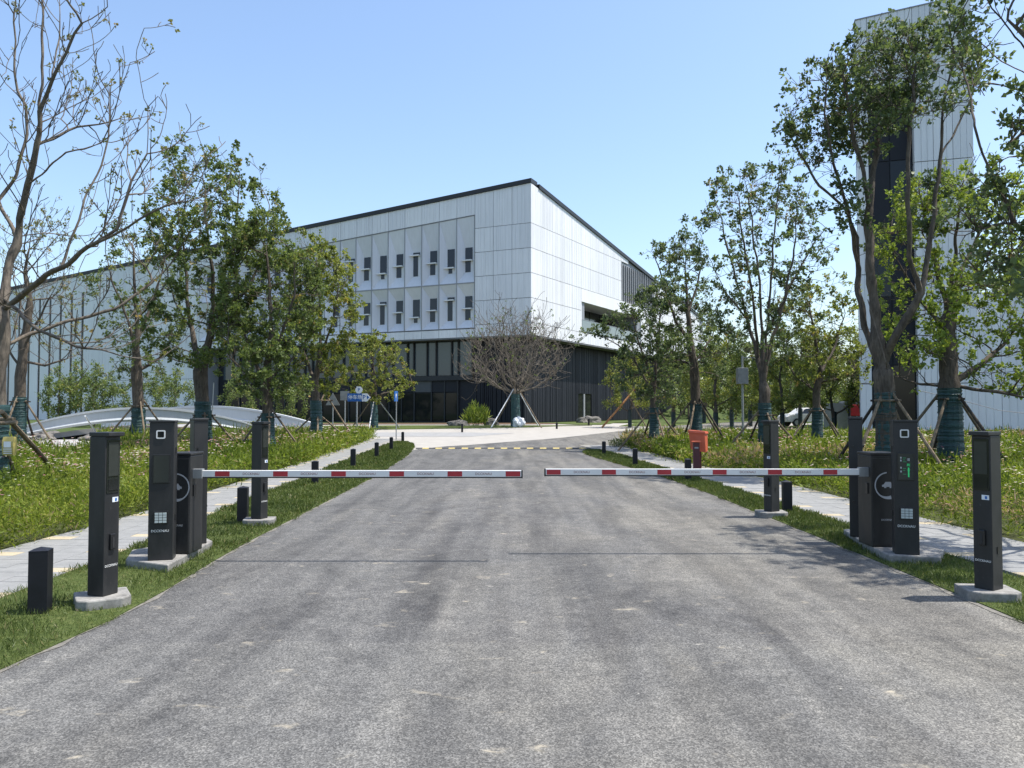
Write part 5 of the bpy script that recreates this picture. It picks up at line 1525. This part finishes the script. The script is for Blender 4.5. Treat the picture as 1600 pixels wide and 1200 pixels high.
r5, d5 = make_tree('tree', 'tallest leafy tree in front of the tower, leaning limbs over the road side', 18.5,
    [(1386, 748), (1384, 640), (1380, 580), (1370, 525)],
    [[(1380, 575), (1352, 510, .4), (1342, 460, .5), (1340, 370, .7), (1318, 325, .8), (1280, 290, .9), (1246, 232, 1), (1228, 190, 1)],
     [(1370, 525), (1361, 420, 0), (1358, 330, 0), (1350, 270, -.2), (1330, 190, -.3), (1318, 120, -.3)],
     [(1380, 575), (1402, 520, -.4), (1440, 460, -.7), (1450, 400, -.7), (1460, 330, -.7), (1470, 240, -.6), (1475, 150, -.6), (1490, 105, -.6)],
     [(1358, 335), (1370, 235, .4), (1385, 145, .5), (1395, 80, .5)], [(1440, 460, -.7), (1422, 400, -1), (1418, 300, -1.1), (1422, 200, -1.2), (1430, 100, -1.2)],
     [(1342, 420, .5), (1330, 350, .2), (1305, 260, -.3), (1290, 180, -.4), (1295, 120, -.4)], [(1470, 240, -.6), (1500, 190, -.2), (1520, 140, 0)]],
    [([(1275, 225), (1240, 140), (1288, 90), (1345, 66), (1400, 54), (1450, 60), (1500, 72), (1537, 105), (1512, 150), (1475, 210), (1400, 230), (1330, 250)], 1.3), ([(1216, 190), (1240, 165), (1300, 270), (1350, 330), (1330, 380), (1270, 300), (1235, 240)], 0.7), ([(1360, 250), (1470, 220), (1480, 300), (1470, 420), (1420, 440), (1370, 420)], 0.75)],
    620, 'leaf_blue_green', 11000, 25, r_base=0.235, wrap=(0.0, 2.15), step=0.16, group=G3, wrap_r=0.22, leaf_len=0.1, flat=0.8, clump=0.0)
t = support(d5, 'long props around the tall tree in front of the tower', 1.7, 1.95, 4, 0.55, r=0.042)
r6, d6 = make_tree('tree', 'bright green spreading tree with a thick wrapped trunk against the pale wing', 19.5,
    [(1486, 742), (1485, 640), (1482, 590), (1480, 520), (1486, 465)],
    [[(1482, 495), (1500, 430, .4), (1530, 365, .7), (1562, 305, .8)], [(1482, 500), (1460, 410, -.3), (1442, 330, -.5), (1435, 290, -.5)], [(1484, 600), (1530, 572, .6), (1575, 530, 1), (1610, 480, 1.1)], [(1486, 465), (1494, 380, -.2), (1500, 300, -.3)],
     [(1484, 606), (1545, 612, -.6), (1600, 622, -.8)], [(1484, 608), (1440, 602, .5), (1405, 590, .8)], [(1490, 455), (1530, 430, -.9), (1580, 400, -1.2)], [(1480, 520), (1440, 470, .8), (1410, 420, 1)]],
    [([(1385, 370), (1420, 292), (1480, 258), (1530, 268), (1570, 305), (1625, 400), (1640, 520), (1620, 620), (1560, 612), (1500, 575), (1430, 600), (1395, 560), (1410, 470)], 1)], 640, 'leaf_bright', 15000, 26, r_base=0.26, wrap=(0.0, 2.2), step=0.17, group=G3, wrap_r=0.27, leaf_len=0.098, bud=0.0, clump=0.03)
support(d6, 'long props around the thick wrapped trunk against the pale wing', 1.75, 2.0, 5, 0.15, r=0.042)
r7, d7 = make_tree('tree', 'tree beyond the right frame edge with only branch ends showing', 9.0,
    [(1790, 890), (1788, 700), (1770, 560), (1750, 430)],
    [[(1750, 440), (1660, 400, .3), (1585, 350, .5), (1550, 265, .6), (1522, 195, .6)], [(1750, 430), (1680, 270, 0), (1610, 195, -.2), (1575, 225, -.3)], [(1750, 430), (1720, 200, 0), (1640, 95, 0), (1575, 30, .1)], [(1760, 500), (1670, 470, -1.0), (1600, 450, -1.4)], [(1750, 430), (1800, 250, .8), (1830, 100, 1.1)], [(1750, 430), (1700, 250, 1.4), (1640, 120, 2.2)], [(1750, 430), (1710, 260, -1.2), (1680, 100, -1.8)]],
    [([(1518, 165), (1560, 172), (1610, 150), (1700, 130), (1720, 480), (1600, 460), (1570, 400), (1545, 330)], 1), ([(1545, -20), (1600, -160), (1800, -260), (1900, -60), (1800, 120), (1620, 95), (1552, 62)], .8), ([(1570, 420), (1640, 420), (1700, 600), (1600, 600)], .35)],
    520, 'leaf_blue_green', 6500, 27, r_base=0.13, wrap=(0.0, 1.8), step=0.12, group=G3, leaf_len=0.078, clump=0.0, flat=1.6, spurs=600, spur_len=0.25)

# second rank trees -------------------------------------------------
def proto_tree(seed, leaf, H, Wd, n_leaf, n_attr=170, r_base=0.13, label='', bare=0.18, cat='tree', name='tree', leaf_len=0.14, wrap=True, group=None):
    rnd = random.Random(seed)
    seeds = [(Vector((0, 0, z)), i - 1) for i, z in enumerate(np.arange(0, H * bare + 0.01, 0.3))]
    attr = []
    while len(attr) < n_attr:
        z = rnd.uniform(H * (bare + 0.04), H); k = (z / H - bare) / (1 - bare)
        r_ = Wd * 0.5 * (max(0.05, math.sin(math.pi * min(1, k ** 0.8 * 0.88 + 0.1)))) ** 0.6
        an, q = rnd.uniform(0, 6.283), rnd.uniform(0, 1) ** 0.5 * r_
        p = Vector((q * math.cos(an), q * math.sin(an), z))
        if noise.noise(p * 0.8 + Vector((seed, 0, 0))) < -0.15: continue
        attr.append(p)
    pos, par = grow(seeds, attr, 0.3, 4.5, 0.5, 60, 0.15, rnd)
    mb, rad, ch = tree_mesh(pos, par, r_base, 0.012)
    t = thing(name, label, cat, (0, 0, 0), 0, group)
    mb.build('trunk', 'bark', t, shade=True)
    thin = [i for i in range(len(pos)) if rad[i] < 0.03 and par[i] >= 0]
    idx = np.array([thin[rnd.randrange(len(thin))] for _ in range(n_leaf)])
    P = np.array([pos[i] for i in idx]) + RNG.normal(0, 0.14, (n_leaf, 3))
    key = np.array([noise.noise(pos[i] * 1.1 + Vector((seed, 0, 7))) for i in idx])
    ln = leaf_len * RNG.uniform(0.6, 1.3, n_leaf)
    leaf_mesh('crown', leaf, P, RNG.normal(0, 1, (n_leaf, 3)) + np.array([0, 0, .3]), ln, ln * 0.7, np.clip(0.45 + 0.5 * key + RNG.normal(0, .2, n_leaf), 0, 1), t)
    if wrap: MB().lathe([(r_base * 1.18 * (1 + 0.06 * (i % 2)), 0.0 + i * 0.11) for i in range(14)], 10).build('trunk_wrap', 'wrap_dark', t)
    return t
GB = 'second row of young trees behind the right flowerbed'
pa = proto_tree(31, 'leaf_olive', 7.0, 4.6, 6500, label='x', group=GB)
pb_ = proto_tree(32, 'leaf_green', 7.6, 4.4, 6500, label='x', group=GB)
pc = proto_tree(33, 'leaf_olive', 6.2, 4.8, 5800, label='x', group=GB)
BT = [(984, 60, pc, 'young tree with an orange stake beside the corner lawn', .95), (1052, 52, pb_, 'young tree seen between the low tree and the straight trunk', .95), (1118, 47, pa, 'young tree just right of the straight dark trunk', 1.0),
      (1143, 56, pb_, 'young tree close left of the slim pale camera pole', 1.0), (1172, 62, pc, 'young tree right behind the slim pale camera pole', 1.1), (1222, 50, pa, 'young tree right of the vase shaped tree', 0.95),
      (1250, 60, pb_, 'young tree left of the parked white car', 1.0), (1303, 50, pc, 'young tree in front of the left half of the cabin', 1.0), (1338, 64, pa, 'young tree behind the cabin next to the tower', 1.15), (1100, 70, pc, 'farther young tree behind the straight dark trunk', 1.1), (1200, 74, pa, 'farther young tree behind the vase shaped tree', 1.1), (1280, 72, pb_, 'farther young tree behind the white car', 1.1)]
used = set()
for i, (u, Y, pr, lab, s) in enumerate(BT):
    o = pr if id(pr) not in used else copy_tree(pr)
    used.add(id(pr))
    x = (u - CX) / F * Y
    o.location = (x, Y, gz(Y)); o.rotation_euler = (0, 0, i * 1.3); o.scale = (s, s, s); o['label'] = lab
g = at(984, 660, 60)
t = thing('leaning_stake', 'bright orange stake leaning on the young tree by the corner lawn', 'stake', (g.x, 60, gz(60)))
MB().tube([(-2.2, -0.6, 0.0), (0.4, 0, 2.9)], 0.075, 8).build('pole', 'stake_wood_orange', t)
MB().tube([(1.2, -0.5, 0.0), (-0.2, 0, 2.6)], 0.05, 8).build('pole', 'stake_wood', t)
# shrubs in front of the left wing
GS = 'tall shrubs in front of the white left wing'
sh = proto_tree(41, 'leaf_green', 4.6, 3.4, 3000, 200, 0.07, 'x', 0.06, 'shrub', 'shrub', 0.15, False, GS)
SHR = [(92, 62, 'tall shrub before the dark slits, end of the row', 1.0), (118, 64, 'tall shrub second in the row before the dark slits', 1.1), (148, 62, 'tall shrub third in the row, above the bridge crest', 1.05), (176, 66, 'tall shrub just left of the sparse tree trunk', 0.95), (245, 64, 'thin shrub between the sparse tree and the forked tree', 1.0), (275, 60, 'thin shrub close left of the forked tree', 0.95), (372, 62, 'shrub in front of the dark ground floor by the dense tree', 0.9), (455, 60, 'shrub in front of the dark ground floor between two propped trees', 0.85)]
for i, (u, Y, lab, s) in enumerate(SHR):
    o = sh if i == 0 else copy_tree(sh)
    o.location = ((u - CX) / F * Y, Y, gz(Y)); o.rotation_euler = (0, 0, i * 2.1); o.scale = (s, s, s); o['label'] = lab
# grassy bush beside the flat boulder, dark low shrubs at the bed corner
def bush(name, label, x, Y, rx, ry, h, n, leaf, ln, upv, seed):
    t = thing(name, label, 'bush', (x, Y, gz(Y)))
    a = RNG.uniform(0, 6.283, n); q = RNG.random(n) ** 0.5
    P = np.stack([np.cos(a) * q * rx, np.sin(a) * q * ry, np.zeros(n)], 1)
    hh = h * (1 - q ** 2 * 0.55)
    P[:, 2] = RNG.uniform(0.05, 1, n) * hh
    for i in range(n):
        P[i, 2] *= 1 + 0.35 * noise.noise(Vector((P[i, 0] * 1.6 + seed, P[i, 1] * 1.6, 0)))
    L_ = ln * RNG.uniform(0.6, 1.3, n)
    leaf_mesh('crown', leaf, P, RNG.normal(0, 1, (n, 3)) + np.array([0, 0, upv]), L_, L_ * (0.6 if upv < 2 else 0.12), np.clip(RNG.normal(0.5, .25, n), 0, 1), t)
    st = MB()
    rr_ = random.Random(seed)
    for k in range(7):
        an = k * 0.9; st.tube([(0.1 * math.cos(an) * rx, 0.1 * math.sin(an) * ry, 0), (0.6 * rx * math.cos(an), 0.6 * ry * math.sin(an), h * 0.7)], [0.02, 0.008], 4)
    st.build('stem', 'bark', t)
    return t
bush('bush', 'bright upright grassy bush beside the flat boulder', (745 - CX) / F * 64, 64, 1.1, 0.8, 1.7, 900, 'leaf_bright', 0.5, 2.2, 1)
g = ground(1012, 700); bush('bush', 'dark low clipped shrubs at the corner of the right flowerbed', g.x + 0.7, g.y + 1.2, 2.2, 1.6, 0.55, 7000, 'leaf_forest', 0.07, 0.4, 2)
g = ground(372, 684); bush('bush', 'round dark clipped bush beside the right end of the bridge', g.x, g.y + 3, 0.9, 0.9, 0.9, 1800, 'leaf_forest', 0.09, 0.4, 3)

# far wood on a rise ------------------------------------------------
mb = MB(); N = 24
for i in range(N + 1):
    x = -40 + i * 11
    for j, (y, k) in enumerate(((104, 0), (122, 0.55), (150, 1.0), (240, 1.0))):
        mb.v.append((x, y, 0.4 + k * (5.5 + 2.0 * noise.noise(Vector((x * .03, y * .02, 0))) + 1.6 * math.sin(x * 0.05))))
for i in range(N):
    for j in range(3): q = i * 4 + j; mb.f.append((q, q + 4, q + 5, q + 1))
tag(mb.build('hill', 'field'), kind='structure')
n = 62000
cl = 1050
cx_ = RNG.uniform(18, 210, cl); cy_ = RNG.uniform(100, 150, cl)
ch_ = 5.2 + 6.0 * np.clip((cy_ - 104) / 46, 0, 1) + RNG.uniform(-1.5, 2.5, cl) + 1.8 * np.sin(cx_ * 0.055 + 1)
low = np.arange(cl) >= 700
cy_[low] = RNG.uniform(84, 100, low.sum()); ch_[low] = RNG.uniform(0.8, 3.6, low.sum()) + 1.2; cx_[low] = RNG.uniform(27, 120, low.sum())
ci = RNG.integers(0, cl, n)
v = RNG.normal(size=(n, 3)); v /= np.linalg.norm(v, axis=1, keepdims=True)
v[:, 2] = np.abs(v[:, 2]) * RNG.choice([1, 1, -0.6], n)
rr = RNG.uniform(0.6, 1.0, n)[:, None] * np.array([2.3, 2.3, 2.9])
P = np.stack([cx_[ci], cy_[ci], ch_[ci] - 2.0], 1) + v * rr
ln = RNG.uniform(0.35, 0.75, n)
o = leaf_mesh('far_wood', 'leaf_forest', P, v + RNG.normal(0, .6, (n, 3)), ln, ln * 0.75, np.clip(RNG.normal(0.45, .22, n) + (ci % 7) * 0.05 - 0.15, 0, 1))
tag(o, kind='stuff')
mb = MB(); rnd = random.Random(5)
for i in range(cl):
    if 100 < cy_[i] < 125: mb.tube([(cx_[i], cy_[i], 0.4), (cx_[i] + rnd.uniform(-.3, .3), cy_[i], ch_[i] - 1)], [0.14, 0.06], 4, cap=False)
tag(mb.build('far_wood_trunks', 'bark'), kind='stuff')

# ------------------------------------------------------------------ meadow and grass
def in_view(x, y, m=1.5): return abs(x) < 0.70 * y + m
def scatter(rows, side, n, y0, y1, xmax, bias=1.3):
    out = []
    rnd = random.Random(n)
    while len(out) < n:
        y = y0 + (y1 - y0) * rnd.random() ** bias
        a, c = rows_at(rows, y)
        e = c if side < 0 else a
        x = e + side * (rnd.random() ** 1.15) * xmax
        if not in_view(x, y, 2): continue
        if y > 25 + 3 * noise.noise(Vector((x, 0, 0))) and side < 0 and -0.645 * y < x < -0.525 * y and y < 48: continue
        if noise.noise(Vector((x * 1.25, y * 0.9, 3.3))) + 0.5 * noise.noise(Vector((x * 2.9, y * 2.3, 1.1))) < -0.12 and rnd.random() < 0.8: continue
        x -= side * 0.12
        out.append((x, y))
    return np.array(out)
def meadow(name, pts, leaves, seed, hmax):
    n = len(pts)
    Z = np.array([gz(y) for y in pts[:, 1]])
    hv = np.array([0.78 + 0.4 * noise.noise(Vector((x * .55, y * .55, seed))) + 0.4 * noise.noise(Vector((x * 1.9, y * 1.9, seed))) for x, y in pts]) * hmax
    idx = np.repeat(np.arange(n), leaves); m_ = len(idx)
    dist = pts[idx, 1]
    k = np.clip(dist / 11.0, 1.0, 2.6)
    P = np.empty((m_, 3))
    P[:, :2] = pts[idx] + RNG.normal(0, 0.10, (m_, 2)) * k[:, None] ** 0.7
    hf = RNG.random(m_) ** 0.8
    P[:, 2] = Z[idx] + hf * hv[idx] * 0.85
    dr = RNG.normal(0, 0.75, (m_, 3)) + np.array([0, 0, 0.5])
    L_ = RNG.uniform(0.04, 0.115, m_) * k ** 0.75
    W_ = L_ * RNG.uniform(0.13, 0.26, m_) * k ** 0.3
    tall = RNG.random(m_) < 0.035
    L_[tall] *= RNG.uniform(1.6, 3.0, tall.sum()); W_[tall] *= 0.8; dr[tall] *= np.array([0.35, 0.35, 1.2])
    key = np.array([noise.noise(Vector((x * .35 + 9, y * .35, seed))) for x, y in pts])[idx]
    tint = np.clip(0.42 + 0.3 * key + RNG.normal(0, 0.16, n)[idx] + RNG.normal(0, 0.13, m_), 0, 0.95)
    dry = np.array([noise.noise(Vector((x * .3 + 21, y * .16, seed))) for x, y in pts])[idx]
    tint[(RNG.random(m_) < 0.02) | ((dry > 0.22) & (RNG.random(m_) < 0.45) & (hf > 0.45))] = 1.0
    o = leaf_mesh(name, 'meadow_leaf', P, dr, L_, W_, tint)
    tag(o, kind='stuff')
    return hv
ptsL = scatter(BL, -1, 9500, 5.5, 46, 24)
ptsR = scatter(BR, +1, 8700, 5.5, 44, 22)
hvL = meadow('meadow_plants', ptsL, 38, 1, 0.68)
hvR = meadow('meadow_plants', ptsR, 36, 2, 0.66)
def flowers(name, pts, hv, per, seed):
    idx = [i for i in range(len(pts)) if noise.noise(Vector((pts[i, 0] * .4, pts[i, 1] * .4, seed + 5))) + random.random() * 0.75 > 0.56]
    idx = np.array(idx); m_ = len(idx)
    k = np.clip(pts[idx, 1] / 14.0, 0.8, 2.0)
    C = np.empty((m_, 3)); C[:, :2] = pts[idx] + RNG.normal(0, .1, (m_, 2)); C[:, 2] = np.array([gz(y) for y in pts[idx, 1]]) + hv[idx] * RNG.uniform(0.95, 1.22, m_)
    tn = RNG.choice([0.0, 0.05, 0.2, 0.5, 0.75, 1.0], m_, p=[.16, .14, .18, .26, .18, .08])
    Ps, Ds, Ls, Ts = [], [], [], []
    for j in range(per):
        an = 2 * math.pi * j / per + RNG.uniform(0, .4, m_)
        Ps.append(C); Ds.append(np.stack([np.cos(an), np.sin(an), 0.35 + 0 * an], 1)); Ls.append(0.03 * k * RNG.uniform(.6, 1.2, m_)); Ts.append(tn)
    P, Dd, L_, T_ = np.concatenate(Ps), np.concatenate(Ds), np.concatenate(Ls), np.concatenate(Ts)
    o = leaf_mesh(name, 'petal', P, Dd, L_, L_ * 0.8, T_, roll=np.tile(np.array([[0.0, 0.0, 1.0]]), (len(P), 1)))
    tag(o, kind='stuff')
flowers('meadow_flowers', ptsL, hvL, 5, 1)
flowers('meadow_flowers', ptsR, hvR, 5, 2)
def lawn(name, rows, n, y0, y1, hmin, hmax, seed, overhang=0.07):
    rnd = random.Random(seed)
    P = []
    while len(P) < n:
        y = y0 + (y1 - y0) * rnd.random() ** 1.9
        a, c = rows_at(rows, y)
        a += overhang * noise.noise(Vector((y * 2.3, seed, 0))) * 1.5 - 0.02; c += overhang * noise.noise(Vector((y * 2.3, seed + 9, 0))) * 1.5 + 0.02
        P.append((a + (c - a) * rnd.random(), y, gz(y) + 0.010))
    P = np.array(P)
    k = np.clip(P[:, 1] / 8.0, 0.85, 2.6)
    hm = np.array([0.8 + 0.5 * noise.noise(Vector((x * 1.7, y * 1.7, seed))) for x, y, z in P])
    L_ = RNG.uniform(hmin, hmax, n) * np.clip(hm, .4, 1.5) * k ** 0.3
    W_ = L_ * 0.10 * k
    key = np.array([noise.noise(Vector((x * .9 + 4, y * .9, seed))) for x, y, z in P])
    tint = np.clip(0.45 + 0.35 * key + RNG.normal(0, .17, n), 0, 0.9); tint[RNG.random(n) < 0.03] = 1
    o = leaf_mesh(name, 'grass_blade', P, RNG.normal(0, 0.55, (n, 3)) + np.array([0, 0, 0.9]), L_, W_, tint)
    tag(o, kind='stuff')
lawn('grass', VL, 105000, 2.6, 39, 0.035, 0.085, 1)
lawn('grass', VR, 98000, 2.6, 31, 0.035, 0.085, 2)
# slack wires in front of the wing, guy line of the tall tree
t = thing('overhead_wire', 'thin dark wire sagging in front of the pale wing', 'wire', at(1440, 611, 24))
o_ = Vector(t.location)
MB().tube([at(u, v, 24) - o_ for u, v in ((1440, 611), (1500, 625), (1560, 641), (1680, 655))], 0.008, 4).build('strand', 'wire', t)
t = thing('guy_rope', 'pale guy rope running down from the tall tree in front of the tower', 'rope', at(1356, 468, 18.2))
o_ = Vector(t.location)
MB().tube([at(1356, 468, 18.2) - o_, at(1384, 565, 17.9) - o_, ground(1412, 705, 0.3) - o_], 0.012, 5).build('strand', 'bark_pale', t)
